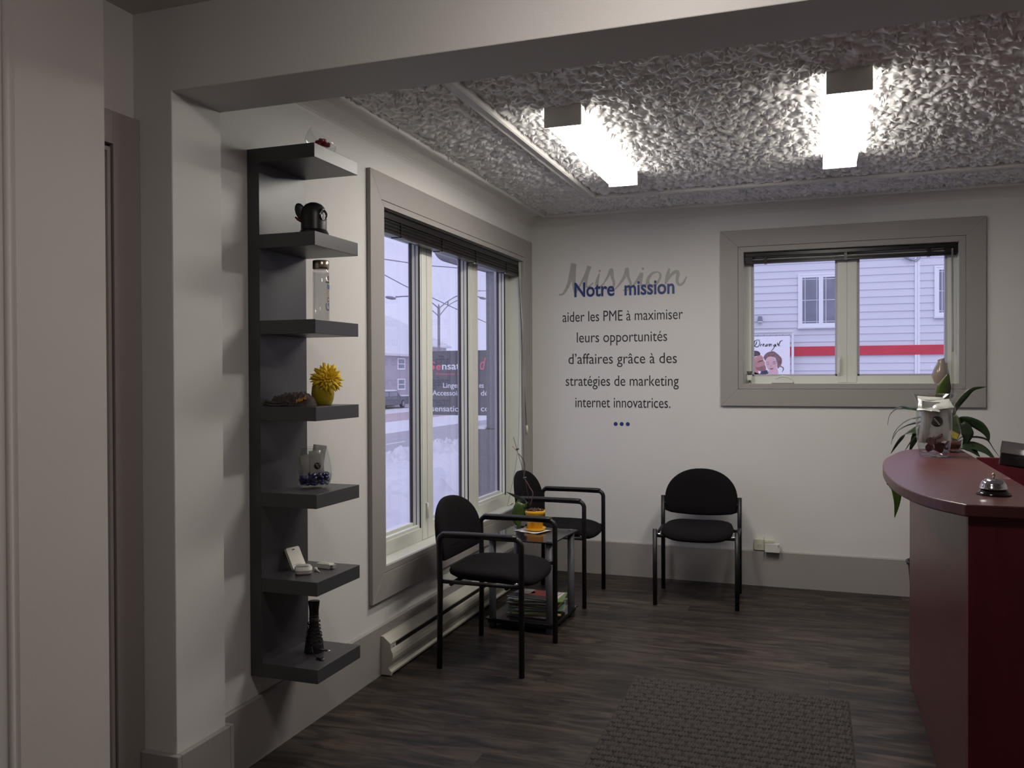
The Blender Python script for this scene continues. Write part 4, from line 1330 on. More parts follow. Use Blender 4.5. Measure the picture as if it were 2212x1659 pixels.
# ================================================================== OUTLET
ou = thing('wall_outlet', (1.58, -0.01, 0.235), 'cream sideways wall outlet low on the back wall beside the visitor chair', 'outlet')
MB().prism(rrect(1.551, 1.671, 0.237, 0.309, 0.005), 'y', -0.022, 0.0).build('outlet_plate', mat('cream_plastic', (0.55, 0.53, 0.42), 0.4, var=0.03), ou, bevel=0.002)
MB().prism([(1.588 + 0.017 * math.cos(a), 0.269 + 0.014 * math.sin(a)) for a in np.linspace(0, 2 * PI, 24, endpoint=False)], 'y', -0.024, -0.021).build('socket_face', MATS['cream_plastic'], ou)
b = MB().box(1.590, 1.597, -0.0246, -0.023, 0.2735, 0.2755).box(1.590, 1.598, -0.0246, -0.023, 0.2625, 0.2645).box(1.576, 1.580, -0.0246, -0.023, 0.267, 0.271)
b.build('socket_slots', M_INK, ou)
ad = thing('plug_in_adapter', (1.66, -0.05, 0.232), 'white plug-in adapter in the right half of the wall outlet', 'adapter')
MB().prism(rrect(1.622, 1.716, 0.232, 0.291, 0.007), 'y', -0.058, -0.0245).build('adapter_body', M_WHITE_PLASTIC, ad, bevel=0.003)
MB().prism(rrect(1.622, 1.680, 0.293, 0.312, 0.003), 'y', -0.050, -0.0245).build('adapter_top', mat('cream_plastic2', (0.60, 0.58, 0.47), 0.4, var=0.03), ad, bevel=0.002)
b = MB().box(1.706, 1.709, -0.0588, -0.0575, 0.268, 0.283).box(1.634, 1.639, -0.0588, -0.0575, 0.277, 0.279).box(1.644, 1.649, -0.0588, -0.0575, 0.277, 0.279)
b.build('status_marks', MATS['grey_print'], ad)
MB().tube([(1.6195, -0.050, 0.205), (1.618, -0.054, 0.26), (1.6165, -0.045, 0.33)], 0.0013, 6).build('antenna_wire', M_CORD, ad)

# ================================================================== WALL LETTERING
wl = thing('wall_lettering', (0.66, 0, 1.04), 'French mission statement in black, navy and grey lettering on the back wall', 'wall lettering')
script = {'M1': [(0.206, 1.976), (0.24, 1.983), (0.275, 2.04), (0.296, 2.105), (0.316, 2.195)], 'M2': [(0.317, 2.191), (0.315, 2.112), (0.319, 2.022), (0.327, 1.972)], 'M3': [(0.327, 1.977), (0.367, 2.045), (0.405, 2.112), (0.431, 2.171)], 'M4': [(0.431, 2.171), (0.411, 2.1), (0.405, 2.043), (0.421, 2.022), (0.46, 2.053)], 'i1': [(0.504, 2.116), (0.488, 2.064), (0.486, 2.032), (0.507, 2.019), (0.537, 2.046)], 's1': [(0.533, 2.042), (0.57, 2.101), (0.589, 2.138), (0.597, 2.084), (0.608, 2.039), (0.594, 2.008), (0.557, 2.001)], 's2': [(0.615, 1.999), (0.659, 2.049), (0.688, 2.096), (0.701, 2.139), (0.709, 2.083), (0.726, 2.03), (0.708, 1.995), (0.671, 1.991)], 'i2': [(0.74, 2.018), (0.776, 2.06), (0.802, 2.099), (0.797, 2.043), (0.806, 2.018), (0.84, 2.03)], 'o': [(0.915, 2.109), (0.876, 2.099), (0.846, 2.057), (0.852, 2.022), (0.887, 2.015), (0.923, 2.05), (0.933, 2.089), (0.915, 2.109)], 'n1': [(0.994, 2.129), (0.978, 2.067), (0.966, 2.021)], 'n2': [(0.968, 2.022), (1.001, 2.078), (1.036, 2.104), (1.053, 2.092), (1.046, 2.041), (1.063, 2.013), (1.09, 2.028), (1.11, 2.068)]}
wid = {'M1': (0.004, 0.006, 0.009, 0.012, 0.014), 'M2': (0.015, 0.013, 0.008, 0.004), 'M3': (0.004, 0.005, 0.008, 0.011), 'M4': (0.012, 0.010, 0.008, 0.005, 0.003)}


def ribbon(b, pts, ws, yb, ya):
    P = [(p.x, p.y) for p in spline([(p[0], p[1], 0) for p in pts], 8)]
    n = len(P)
    Wd = np.interp(np.linspace(0, 1, n), np.linspace(0, 1, len(ws)), ws)
    rows = []
    for i in range(n):
        a, c = P[max(0, i - 1)], P[min(n - 1, i + 1)]
        t = Vector((c[0] - a[0], c[1] - a[1]))
        t.normalize()
        nx, nz_ = -t.y * Wd[i], t.x * Wd[i]
        x, z_ = P[i]
        yf = yb - 2.5e-5 * i       # each stroke rises a hair along its length where it crosses itself
        rows.append([(x + nx, yf, z_ + nz_), (x - nx, yf, z_ - nz_), (x - nx, ya, z_ - nz_), (x + nx, ya, z_ + nz_)])
    b.rings(rows, True, False)


b = MB()
for i, (k, pts) in enumerate(script.items()):
    ribbon(b, pts, [1.3 * w for w in wid.get(k, (0.003, 0.008, 0.0095, 0.007, 0.006, 0.003))], -0.0006 - 0.00015 * i, 0.0)
for x, z_ in ((0.506, 2.133), (0.812, 2.135)):
    b.prism([(x + 0.0085 * math.cos(a), z_ + 0.0085 * math.sin(a)) for a in np.linspace(0, 2 * PI, 16, endpoint=False)], 'y', -0.0006, 0.0)
b.build('script_word', M_GREY_INK, wl, recalc=False)


def wall_text(body, x0, x1, z_, size, m, name, bold=0.0, y=-0.0008):
    M = Matrix.Translation((x0, y + 0.0007, z_)) @ Matrix.Rotation(math.radians(90), 4, 'X')
    b = MB().text(body, M, size=size, width=x1 - x0, extrude=0.0009, bold=bold)
    # one part per word: gather the letters whose outlines follow each other closely
    par = list(range(len(b.v)))

    def find(i):
        while par[i] != i:
            par[i] = par[par[i]]
            i = par[i]
        return i
    for f in b.f:
        for q_ in f[1:]:
            par[find(q_)] = find(f[0])
    comp = {}
    for i_ in range(len(b.v)):
        comp.setdefault(find(i_), []).append(i_)
    spans = sorted((min(b.v[i_][0] for i_ in c), max(b.v[i_][0] for i_ in c), k_) for k_, c in comp.items())
    words, end = [], -9
    for a_, e_, k_ in spans:
        if a_ - end > 0.016:
            words.append(set())
        words[-1].add(k_)
        end = max(end, e_)
    for w_ in words:
        m_ = MB()
        ids = [i_ for i_ in range(len(b.v)) if find(i_) in w_]
        new = {o_: n_ for n_, o_ in enumerate(ids)}
        m_.add([b.v[i_] for i_ in ids], [tuple(new[i_] for i_ in f) for f in b.f if find(f[0]) in w_])
        m_.build(name, m, wl)


wall_text('Notre  mission', 0.322, 1.029, 1.957, 0.142, M_NAVY, 'heading_word', 0.0030, y=-0.0028)
for s_, x0, x1, z_ in (('aider les PME \u00e0 maximiser', 0.233, 1.085, 1.780), ('leurs opportunit\u00e9s', 0.338, 0.978, 1.632), ('d\u2019affaires gr\u00e2ce \u00e0 des', 0.276, 1.044, 1.480),
                       ('strat\u00e9gies de marketing', 0.255, 1.056, 1.324), ('internet innovatrices.', 0.326, 0.999, 1.172)):
    wall_text(s_, x0, x1, z_, 0.106, M_INK, 'word', 0.0)
for x in (0.617, 0.660, 0.703):
    MB().prism([(x + 0.014 * math.cos(a), 1.057 + 0.014 * math.sin(a)) for a in np.linspace(0, 2 * PI, 24, endpoint=False)], 'y', -0.0012, -0.0001).build('dot', M_NAVY, wl)

# ================================================================== RECEPTION DESK
dk = thing('reception_desk', (2.9, -2.2, 0), 'dark red mahogany reception desk with a curved raised counter', 'desk')
outer = [(2.422, -1.267), (2.353, -1.342), (2.300, -1.475), (2.262, -1.640), (2.225, -1.80), (2.200, -1.97), (2.182, -2.20), (2.176, -2.42), (2.184, -2.71), (2.215, -2.94), (2.262, -3.09), (2.325, -3.195)]
so_ = [(p.x, p.y) for p in spline([(a, b_, 0) for a, b_ in outer], 4)]
top = [(4.1, -3.195), (4.1, -2.86), (2.70, -2.86), (2.60, -2.80), (2.572, -2.72), (2.60, -1.215), (2.585, -1.195), (2.50, -1.20)] + so_
MB().prism(top, 'z', 0.996, 1.031).build('countertop', M_MAHOGANY, dk, bevel=0.004)
MB().box(2.336, 2.364, -3.142, -1.615, 0.0, 0.996).build('side_panel', M_MAHOGANY, dk, bevel=0.0015)
MB().box(2.336, 4.08, -3.168, -3.142, 0.0, 0.994).build('front_panel', M_DARK_MAHOGANY, dk, bevel=0.0015)
MB().box(2.364, 2.54, -1.64, -1.615, 0.0, 0.996).build('end_panel', M_DARK_MAHOGANY, dk)
MB().box(2.54, 4.08, -2.90, -1.30, 0.725, 0.752).build('work_surface', M_MAHOGANY, dk, bevel=0.002)
MB().box(2.66, 4.08, -1.300, -1.272, 0.0, 0.998).build('rear_panel', M_DARK_MAHOGANY, dk, bevel=0.0015)

be = thing('desk_bell', (2.437, -2.955, 1.031), 'chrome service bell with black base on the reception counter', 'bell')
bc = (2.437, -2.955, 1.031)
MB().lathe([(0, 0.0005), (0.047, 0.0005), (0.048, 0.004), (0.040, 0.009), (0.037, 0.014), (0.030, 0.018), (0, 0.018)], bc, 40).build('base', M_GLOSS_BLACK, be)
MB().lathe([(0.0385, 0.019), (0.0390, 0.0215), (0.0372, 0.024), (0.0355, 0.033), (0.030, 0.042), (0.020, 0.0485), (0.008, 0.051), (0, 0.0512)], bc, 40).build('bell_dome', M_CHROME, be)
MB().lathe([(0.0035, 0.050), (0.0035, 0.057), (0.0050, 0.058), (0.0052, 0.062), (0.003, 0.0655), (0, 0.066)], bc, 16).build('button', M_BRASS, be)

# glass vase of sachets on the counter, and a second glass behind it
vx, vy, vz = 2.428, -1.680, 1.031
cv = thing('flared_glass_vase', (vx, vy, vz), 'tall clear glass vase packed with mint sachets on the counter', 'vase')
FP = [(0, 0.001), (0.058, 0.001), (0.064, 0.006), (0.070, 0.040), (0.0765, 0.090), (0.080, 0.135), (0.079, 0.180), (0.0765, 0.225), (0.078, 0.250), (0.086, 0.275), (0.097, 0.298)]
FP = [(r * 0.92, h * 0.93) for r, h in FP]
MB().lathe(FP, (vx, vy, vz), 44).build('vase_wall', M_VASE, cv)
MB().lathe([(0, 0.018), (0.050, 0.018), (0.060, 0.020)], (vx, vy, vz), 44).build('thick_bottom', M_VASE, cv)
gS = 'sachets in the counter vase'
ang = math.degrees(math.atan2(-CAM_POS[0] + vx, 5.87 - 1.68))
faces = 8.0
put_sachet(vx + 0.012, vy - 0.042, vz + 0.070, 0.104, 0.160, -3, -6, -10, 'sachet with round black sticker facing out of the counter vase', gS, 11, (0.004, 0.088, 0.0235))
put_sachet(vx - 0.022, vy - 0.030, vz + 0.060, 0.098, 0.185, 3, 5, 12, 'plain sachet on the left side of the counter vase', gS, 12)
put_sachet(vx + 0.010, vy + 0.022, vz + 0.085, 0.110, 0.165, 3, 3, 0, 'sachet hidden at the back of the counter vase', gS, 13)
put_sachet(vx - 0.030, vy - 0.058, vz + 0.205, 0.092, 0.060, -66, 5, -16, 'sachet lying flat on top of the counter vase, its left one', gS, 14)
put_sachet(vx + 0.034, vy - 0.052, vz + 0.214, 0.084, 0.060, -52, -8, 12, 'sachet lying on top of the counter vase, its right one', gS, 15)
put_sachet(vx - 0.012, vy - 0.010, vz + 0.200, 0.110, 0.078, -34, 4, 3, 'sachet lying across the top of the counter vase, behind the two front ones', gS, 16)
MB().tube([(vx + 0.0895 * math.cos(a), vy + 0.0895 * math.sin(a), vz + 0.277) for a in np.linspace(0, 2 * PI, 48, endpoint=False)], 0.0012, 6, closed=True).build('rim', M_VASE, cv)
MB().lathe([(r * 0.955, max(h, 0.018)) for r, h in FP[2:]], (vx, vy, vz), 44).build('inner_wall', M_VASE, cv)
random.seed(31)
first = None
for i in range(16):
    a, r = random.uniform(0, 2 * PI), 0.042 * math.sqrt(random.random())
    if first is None:
        b = MB()
        pl = []
        for j in range(8):
            aa = 2 * PI * j / 8
            rr = 0.021 * random.uniform(0.75, 1.2)
            pl.append((rr * math.cos(aa), rr * math.sin(aa)))
        b.prism(pl, 'z', -0.0022, 0.0022)
        first = o = b.build('wafer_piece', M_BROWN_PIECE, bevel=0.001)
        tag(o, 'broken dark brown wafer piece low in the tall counter vase', 'decoration', 'brown pieces in the counter vase')
    else:
        o = first.copy(); COL.objects.link(o)
    o.location = (vx + 0.006 + r * math.cos(a), vy - 0.012 + r * math.sin(a), vz + 0.036 + 0.0045 * i)
    o.rotation_euler = (random.uniform(0.5, 1.5), random.uniform(-0.6, 0.6), random.uniform(0, 6))
ux, uy = 2.520, -1.405
cv2 = thing('pear_shaped_glass', (ux, uy, vz), 'pear shaped clear glass half hidden behind the tall counter vase', 'vase')
MB().lathe([(0, 0.001), (0.045, 0.001), (0.052, 0.006), (0.060, 0.030), (0.062, 0.060), (0.056, 0.100), (0.044, 0.150), (0.034, 0.195), (0.031, 0.215)], (ux, uy, vz), 40).build('glass_wall', M_VASE, cv2)
MB().lathe([(0, 0.016), (0.048, 0.016), (0.057, 0.034), (0.058, 0.050), (0, 0.056)], (ux, uy, vz), 40).build('amber_filling', mat('amber_filling', (0.11, 0.035, 0.018), 0.35, var=0.5, scale=60, bump=0.5), cv2)
MB().box(-0.020, 0.020, -0.004, 0.004, -0.014, 0.014, M=Matrix.Translation((ux + 0.020, uy - 0.036, vz + 0.082)) @ Euler((-0.2, 0.5, 0.25)).to_matrix().to_4x4()).build('yellow_wrapper', mat('tab_yellow', (0.55, 0.45, 0.03), 0.5), cv2)

# glossy gadget behind the counter, cut by the right picture edge
dv = thing('countertop_gadget', (2.66, -2.32, 0.752), 'glossy black gadget with chrome top behind the counter at the right picture edge', 'gadget')
Md = Matrix.Translation((2.574, -2.32, 1.133)) @ Matrix.Rotation(math.radians(-16), 4, 'Z') @ Matrix.Rotation(math.radians(7), 4, 'Y')


def gpart(poly, axis, a, c):
    b = MB().prism(poly, axis, a, c)
    b.v = [tuple(Md @ Vector(p)) for p in b.v]
    return b


gpart([(0.0, -0.072), (0.066, -0.072), (0.076, -0.060), (0.076, -0.014), (0.060, 0.006), (0.014, 0.014), (0.0, -0.004)], 'x', 0.0, 0.24).build('gadget_body', M_BLACK_GLASS, dv, bevel=0.006)
gpart([(-0.003, -0.024), (0.0, -0.024), (0.0, -0.004), (0.014, 0.0145), (0.060, 0.0065), (0.070, -0.004), (0.073, -0.002), (0.061, 0.010), (0.013, 0.018), (-0.003, -0.002)], 'x', -0.001, 0.241).build('chrome_cover', M_CHROME, dv)
gpart(rrect(0.012, 0.20, -0.060, -0.030, 0.008), 'y', -0.004, 0.001).build('front_window', M_GLOSS_BLACK, dv)
MB().tube([(2.69, -2.32, 0.765), (2.69, -2.32, 1.055)], 0.020, 16).build('post', M_BLACK_PLASTIC, dv)
MB().lathe([(0, 0.0005), (0.09, 0.0005), (0.09, 0.010), (0.02, 0.018), (0, 0.018)], (2.69, -2.32, 0.752), 32).build('foot', M_BLACK_PLASTIC, dv)

# ================================================================== BIG LEAFY PLANT BEHIND THE COUNTER
pt = thing('leafy_houseplant', (2.57, -0.92, 0), 'big green strap leaved houseplant in a black pot behind the counter', 'plant')
MB().lathe([(0, 0), (0.095, 0), (0.10, 0.01), (0.13, 0.25), (0.135, 0.252), (0.135, 0.27), (0.122, 0.27), (0.118, 0.24), (0, 0.235)], (2.57, -0.92, 0.0), 36).build('pot', M_BLACK_PLASTIC, pt)
MB().lathe([(0, 0.252), (0.118, 0.240)], (2.57, -0.92, 0.0), 24).build('soil', M_BARK, pt)
for dx, dy in ((0, 0), (0.03, 0.02), (-0.035, 0.015), (0.01, -0.035)):
    MB().tube(spline([(2.57 + dx, -0.92 + dy, 0.24), (2.565 + dx * 1.5, -0.93 + dy, 0.62), (2.565 + dx * 1.2, -0.93 + dy, 0.98)], 5), 0.011, 8).build('stem', mat('woody_stem', (0.09, 0.08, 0.035), 0.6, var=0.3), pt)
CR = (2.565, -0.93)
LV = [(0.050, [(2.560, -0.94, 1.02), (2.552, -0.95, 1.22), (2.562, -0.95, 1.306), (2.572, -0.95, 1.354), (2.584, -0.95, 1.400)], (1, 0.3, 0), M_LEAF2),
      (0.023, [(2.585, -0.92, 1.05), (2.619, -0.88, 1.183), (2.644, -0.85, 1.236), (2.677, -0.85, 1.282), (2.715, -0.85, 1.318), (2.776, -0.85, 1.330)], (0.3, 0.2, -0.9), M_LEAF),
      (0.024, [(2.545, -0.94, 1.06), (2.47, -0.98, 1.19), (2.432, -1.0, 1.215), (2.393, -1.0, 1.222), (2.348, -1.0, 1.228), (2.303, -1.0, 1.189), (2.290, -1.0, 1.130)], (0.2, 0.9, 0.35), M_LEAF),
      (0.020, [(2.545, -0.94, 1.06), (2.47, -0.98, 1.165), (2.429, -1.0, 1.172), (2.376, -1.0, 1.153), (2.326, -1.0, 1.097), (2.307, -1.0, 1.029)], (0.3, 0.9, 0.2), M_LEAF),
      (0.034, [(2.540, -0.95, 1.00), (2.47, -1.02, 1.11), (2.424, -1.05, 1.111), (2.371, -1.05, 1.090), (2.335, -1.05, 1.045), (2.302, -1.05, 0.985)], (0.7, 0.5, 0.5), M_LEAF),
      (0.018, [(2.550, -0.94, 1.00), (2.47, -0.95, 1.08), (2.434, -0.95, 1.075), (2.406, -0.95, 1.043), (2.376, -0.95, 0.990)], (0.5, 0.8, 0.1), M_LEAF),
      (0.036, [(2.590, -0.92, 1.08), (2.629, -0.9, 1.150), (2.675, -0.9, 1.152), (2.729, -0.9, 1.130), (2.767, -0.9, 1.090), (2.780, -0.9, 1.045)], (-0.6, 0.4, -0.6), M_LEAF),
      (0.044, [(2.590, -0.97, 1.09), (2.632, -1.0, 1.140), (2.658, -1.0, 1.105), (2.662, -1.0, 1.073), (2.640, -1.0, 1.010)], (0.9, 0.3, 0.1), M_LEAF),
      (0.042, [(2.570, -0.97, 1.14), (2.592, -1.0, 1.180), (2.606, -1.0, 1.135), (2.609, -1.0, 1.090), (2.600, -1.0, 1.030)], (0.95, 0.3, 0), M_LEAF2),
      (0.026, [(2.600, -0.90, 1.00), (2.655, -0.86, 1.062), (2.699, -0.85, 1.063), (2.743, -0.85, 1.062), (2.781, -0.85, 1.047), (2.808, -0.85, 1.005), (2.836, -0.85, 0.965)], (0.2, 0.9, -0.3), M_LEAF),
      (0.036, [(2.545, -0.95, 0.96), (2.45, -1.05, 1.00), (2.36, -1.10, 0.94), (2.322, -1.1, 0.86), (2.326, -1.1, 0.791), (2.326, -1.1, 0.731), (2.316, -1.1, 0.660)], (0.95, 0.25, 0.05), M_LEAF2),
      (0.016, [(2.540, -0.95, 0.94), (2.42, -1.02, 0.98), (2.32, -1.05, 0.91), (2.290, -1.05, 0.841), (2.297, -1.05, 0.820), (2.312, -1.05, 0.790)], (0.6, 0.5, 0.4), M_LEAF),
      (0.040, [(2.590, -0.95, 0.99), (2.633, -1.0, 1.035), (2.676, -1.0, 1.020), (2.722, -1.0, 0.975)], (0.2, 0.5, 0.8), M_LEAF),
      (0.044, [(2.560, -0.97, 1.16), (2.563, -1.0, 1.200), (2.573, -1.0, 1.126), (2.566, -1.0, 1.030)], (0.95, 0.3, 0), M_LEAF),
      (0.022, [(2.550, -0.94, 1.04), (2.47, -0.95, 1.14), (2.437, -0.95, 1.145), (2.386, -0.95, 1.129), (2.341, -0.95, 1.095), (2.317, -0.95, 1.050)], (0.4, 0.8, 0.3), M_LEAF),
      (0.034, [(2.580, -0.93, 0.97), (2.66, -0.98, 1.03), (2.74, -0.99, 1.01), (2.80, -1.0, 0.95)], (0.1, 0.6, 0.7), M_LEAF),
      (0.036, [(2.570, -0.90, 0.99), (2.60, -0.78, 1.10), (2.63, -0.70, 1.08), (2.65, -0.62, 0.98)], (0.9, 0.3, 0.1), M_LEAF),
      (0.036, [(2.550, -0.90, 0.99), (2.50, -0.78, 1.10), (2.46, -0.70, 1.06), (2.43, -0.63, 0.96)], (0.9, -0.3, 0.1), M_LEAF)]
for w, pts, side, m in LV:
    sp_ = spline(pts, 5)
    n = len(sp_)
    ws = [max(0.0008, w * 0.5 * 1.45 * min(1, (i / n) * 2.2 + 0.15) * min(1.0, ((n - 1 - i) / n) * 2.8) ** 0.8) for i in range(n)]
    MB().leaf(sp_, ws, side, 0.0012, 0.18).build('leaf', m, pt)

# waste bin behind the desk
tbn = thing('waste_bin', (2.565, -0.42, 0), 'black plastic waste bin on the floor behind the desk', 'bin')
MB().lathe([(0, 0.0), (0.092, 0.0), (0.096, 0.006), (0.122, 0.288), (0.130, 0.290), (0.132, 0.305), (0.126, 0.307), (0.118, 0.29), (0.092, 0.012), (0, 0.010)], (2.565, -0.42, 0), 36).build('bin_body', M_BLACK_PLASTIC, tbn)
MB().lathe([(0.124, 0.300), (0.134, 0.300), (0.134, 0.309), (0.124, 0.309), (0.124, 0.300)], (2.565, -0.42, 0), 36).build('bin_rim', M_BLACK_PLASTIC, tbn)

# ================================================================== DOOR MAT
mx0, mx1, my0, my1 = 1.146, 2.066, -3.25, -1.985
res = 0.0035
xs, ys = np.arange(mx0, mx1, res), np.arange(my0, my1, res)
X, Y = np.meshgrid(xs, ys)
rng = np.random.default_rng(7)
RH, BL = 0.043, 0.060
row = np.floor((my1 - Y) / RH)
ph = (X + (row % 2) * BL / 2)
bu, bv = (ph / BL) % 1.0, ((my1 - Y) / RH) % 1.0
gap = np.minimum(np.minimum(bu, 1 - bu) * BL, np.minimum(bv, 1 - bv) * RH)
blk = np.clip(gap / 0.008, 0, 1)
rib = 0.5 + 0.5 * np.cos(ph / BL * 2 * PI * 5)
edge = np.clip(np.minimum(np.minimum(X - mx0, mx1 - X), np.minimum(Y - my0, my1 - Y)) / 0.012, 0, 1)
Z = 0.004 * edge ** 0.5 + 0.012 * blk ** 0.7 * (0.55 + 0.45 * rib) * edge + rng.uniform(0, 0.0020, X.shape)
Xr = X + (1 - edge) * 0
b = MB().grid(X, Y, Z + 0.001)
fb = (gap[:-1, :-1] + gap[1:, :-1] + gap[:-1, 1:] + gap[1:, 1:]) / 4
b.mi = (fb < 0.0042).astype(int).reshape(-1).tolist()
b.box(mx0, mx1, my0, my1, 0.0002, 0.0022)
M_MAT = mat('charcoal_mat_yarn', (0.068, 0.058, 0.057), 0.95, var=0.55, scale=380, bump=0.6, bscale=500, spec=0.1)
M_MAT_SHADE = mat('mat_groove_shade', (0.016, 0.013, 0.014), 0.9, var=0.2, scale=200)  # shade between the weave blocks, painted as a darker colour on the groove faces
tag(b.build('door_mat', [M_MAT, M_MAT_SHADE], recalc=False), 'dark charcoal basket weave door mat on the wood floor', 'mat')

# ================================================================== OUTSIDE
GZ = -1.3
M_SNOW = mat('snow', (0.76, 0.76, 0.79), 0.8, var=0.04, scale=1.5, bump=0.3, bscale=8)
M_ROAD = mat('slushy_asphalt', (0.40, 0.385, 0.42), 0.6, var=0.10, scale=0.8, stretch=(3, 0.25, 1), bump=0.1)
M_ROAD2 = mat('brown_slush', (0.50, 0.40, 0.42), 0.7, var=0.10, scale=0.8, stretch=(3, 0.25, 1))
M_SIDING = mat('pale_siding', (0.70, 0.70, 0.75), 0.5, var=0.03, scale=2, stretch=(0.4, 1, 6))
M_RED_SIDING = mat('red_siding', (0.60, 0.045, 0.070), 0.5, var=0.08, scale=6)
M_WHITE_OUT = mat('white_outside_trim', (0.85, 0.86, 0.88), 0.45, var=0.02)
M_DARK_GLASS = mat('grey_house_glass', (0.22, 0.23, 0.28), 0.12, var=0.25, scale=3)
M_STUCCO_OUT = mat('grey_stucco', (0.185, 0.18, 0.205), 0.9, var=0.15, scale=30, bump=1.0, bscale=90)
M_HOUSE = mat('mauve_siding', (0.46, 0.41, 0.46), 0.6, var=0.03, scale=3)
M_STEEL = mat('grey_galvanised', (0.25, 0.25, 0.30), 0.5, var=0.05)
M_SIGN = mat('dark_sign_face', (0.105, 0.105, 0.128), 0.45, var=0.04)
M_PINK = mat('pink_sign_ink', (0.80, 0.13, 0.22), 0.5, var=0.03)
M_WHITE_INK = mat('white_sign_ink', (0.85, 0.85, 0.88), 0.5, var=0.02)

# ground, road and snow banks
b = MB()
b.box(-130, 40, -20, 170, GZ - 0.3, GZ - 0.02)
nx, ny = 240, 520
X, Y = np.meshgrid(np.linspace(-11.6, -0.25, nx), np.linspace(-4.0, 30.0, ny))
rng = np.random.default_rng(5)


def fnoise(X, Y, s, seed):
    r = np.random.default_rng(seed)
    out = np.zeros_like(X)
    for k in range(10):
        a = r.uniform(0, 2 * PI)
        f = s * r.uniform(0.6, 1.8)
        out += np.sin((X * math.cos(a) + Y * math.sin(a)) * f + r.uniform(0, 6)) / 10
    return out


Zg = GZ + 0.03 * fnoise(X, Y, 2.2, 1) + 0.02 * fnoise(X, Y, 7, 2) + 0.012 * fnoise(X, Y, 18, 3)
bank = np.array([(-9.9, -4.0), (-10.0, 10.0), (-9.9, 20.0), (-10.0, 31.0)])
xb = np.interp(Y, bank[:, 1], bank[:, 0])
dd = X - xb
Zg = np.where(dd < -0.9, GZ - 0.1, Zg + 0.10 + np.exp(-(dd / 0.70) ** 2) * (0.10 + 0.14 * fnoise(X, Y, 5, 4) + 0.52 * np.abs(fnoise(X, Y, 9, 6)) + 0.40 * np.abs(fnoise(X, Y, 18, 9))))
Zg = Zg - np.exp(-((dd - 1.35) / 0.35) ** 2) * 0.10
for mx, my, s, hgt in ((-6.4, 10.1, 0.50, 0.14), (-5.75, 11.1, 0.26, 0.34), (-6.7, 9.2, 0.4, 0.08)):
    Zg = Zg + np.exp(-((X - mx) ** 2 + (Y - my) ** 2) / s ** 2) * (hgt + 0.12 * fnoise(X, Y, 16, 8))
b.grid(X, Y, Zg)
o = b.build('snow_ground', M_SNOW, kind=S, recalc=False)
o['label'] = 'snow covered ground outside'
MB().box(-17.2, -9.6, -20, 160, GZ - 0.03, GZ - 0.012).build('road', M_ROAD, kind=S)
b = MB()
for y0 in (0.0, 8.0, 16.0, 24.3, 33.0, 41.0):
    b.box(-14.12, -14.0, y0, y0 + 1.7, GZ - 0.012, GZ - 0.008)
b.build('road_marking', M_WHITE_INK, kind=S)
X, Y = np.meshgrid(np.linspace(-21.8, -17.0, 30), np.linspace(0, 110, 300))
tt = (X + 21.8) / 4.8
Zs = GZ - 0.03 + np.clip(np.sin(np.clip(tt, 0, 1) * PI), 0, 1) ** 0.6 * (0.13 + 0.05 * fnoise(X, Y, 2.5, 12) + 0.03 * fnoise(X, Y, 7, 13))
MB().grid(X, Y, Zs).build('snow_bank', M_SNOW, kind=S, recalc=False)
MB().box(-27.0, -21.8, 0, 110, GZ - 0.03, GZ - 0.010).build('side_road', M_ROAD2, kind=S)

# porch of this building, seen through the right pane of the tall window
pc = thing('porch', (-1.6, 4.1, GZ), 'dark grey stuccoed porch pillar with low wall and overhanging fascia outside the tall window', 'porch')
MB().box(-1.905, -1.20, 4.0, 4.32, 0.74, 3.9).build('porch_pillar', M_STUCCO_OUT, pc, bevel=0.01)
MB().box(-2.06, -0.30, 3.96, 4.36, GZ - 0.1, 0.735).build('low_wall', M_STUCCO_OUT, pc, bevel=0.01)
MB().box(-2.08, -1.905, 3.95, 4.37, 0.735, 0.765).build('snow_cap', M_SNOW, pc, bevel=0.01)
fa = [(-1.20, 2.60)] + [(-1.905, 2.69), (-2.0, 2.715), (-2.29, 2.795), (-2.40, 2.83)] + [(-2.40 - 0.21 * math.sin(a), 3.05 - 0.22 * math.cos(a)) for a in np.linspace(0.15, PI / 2, 8)] + [(-2.62, 3.6), (-1.20, 3.6)]
MB().prism(fa, 'y', 3.97, 4.35).build('fascia', M_STUCCO_OUT, pc, bevel=0.01)

# roadside shop sign
sg = thing('shop_sign', (-5.65, 12.0, GZ), 'dark roadside shop sign with white and pink lettering in front of the street', 'sign')
MB().box(-6.62, -4.62, 12.0, 12.12, 0.505, 1.975).build('sign_board', M_SIGN, sg, bevel=0.01)
for x in (-6.50, -5.34):
    MB().box(x - 0.045, x + 0.045, 12.01, 12.11, GZ - 0.1, 0.505).build('sign_post', M_STEEL, sg)


def sign_text(body, x0, x1, z, size, m, name, bold=0.0, shear=0.0, y=12.0, par=None):
    M = Matrix.Translation((x0, y, z)) @ Matrix.Rotation(math.radians(90), 4, 'X')
    MB().text(body, M, size=size, width=(x1 - x0) if x1 else None, extrude=0.004, bold=bold, shear=shear).build(name, m, par or sg)


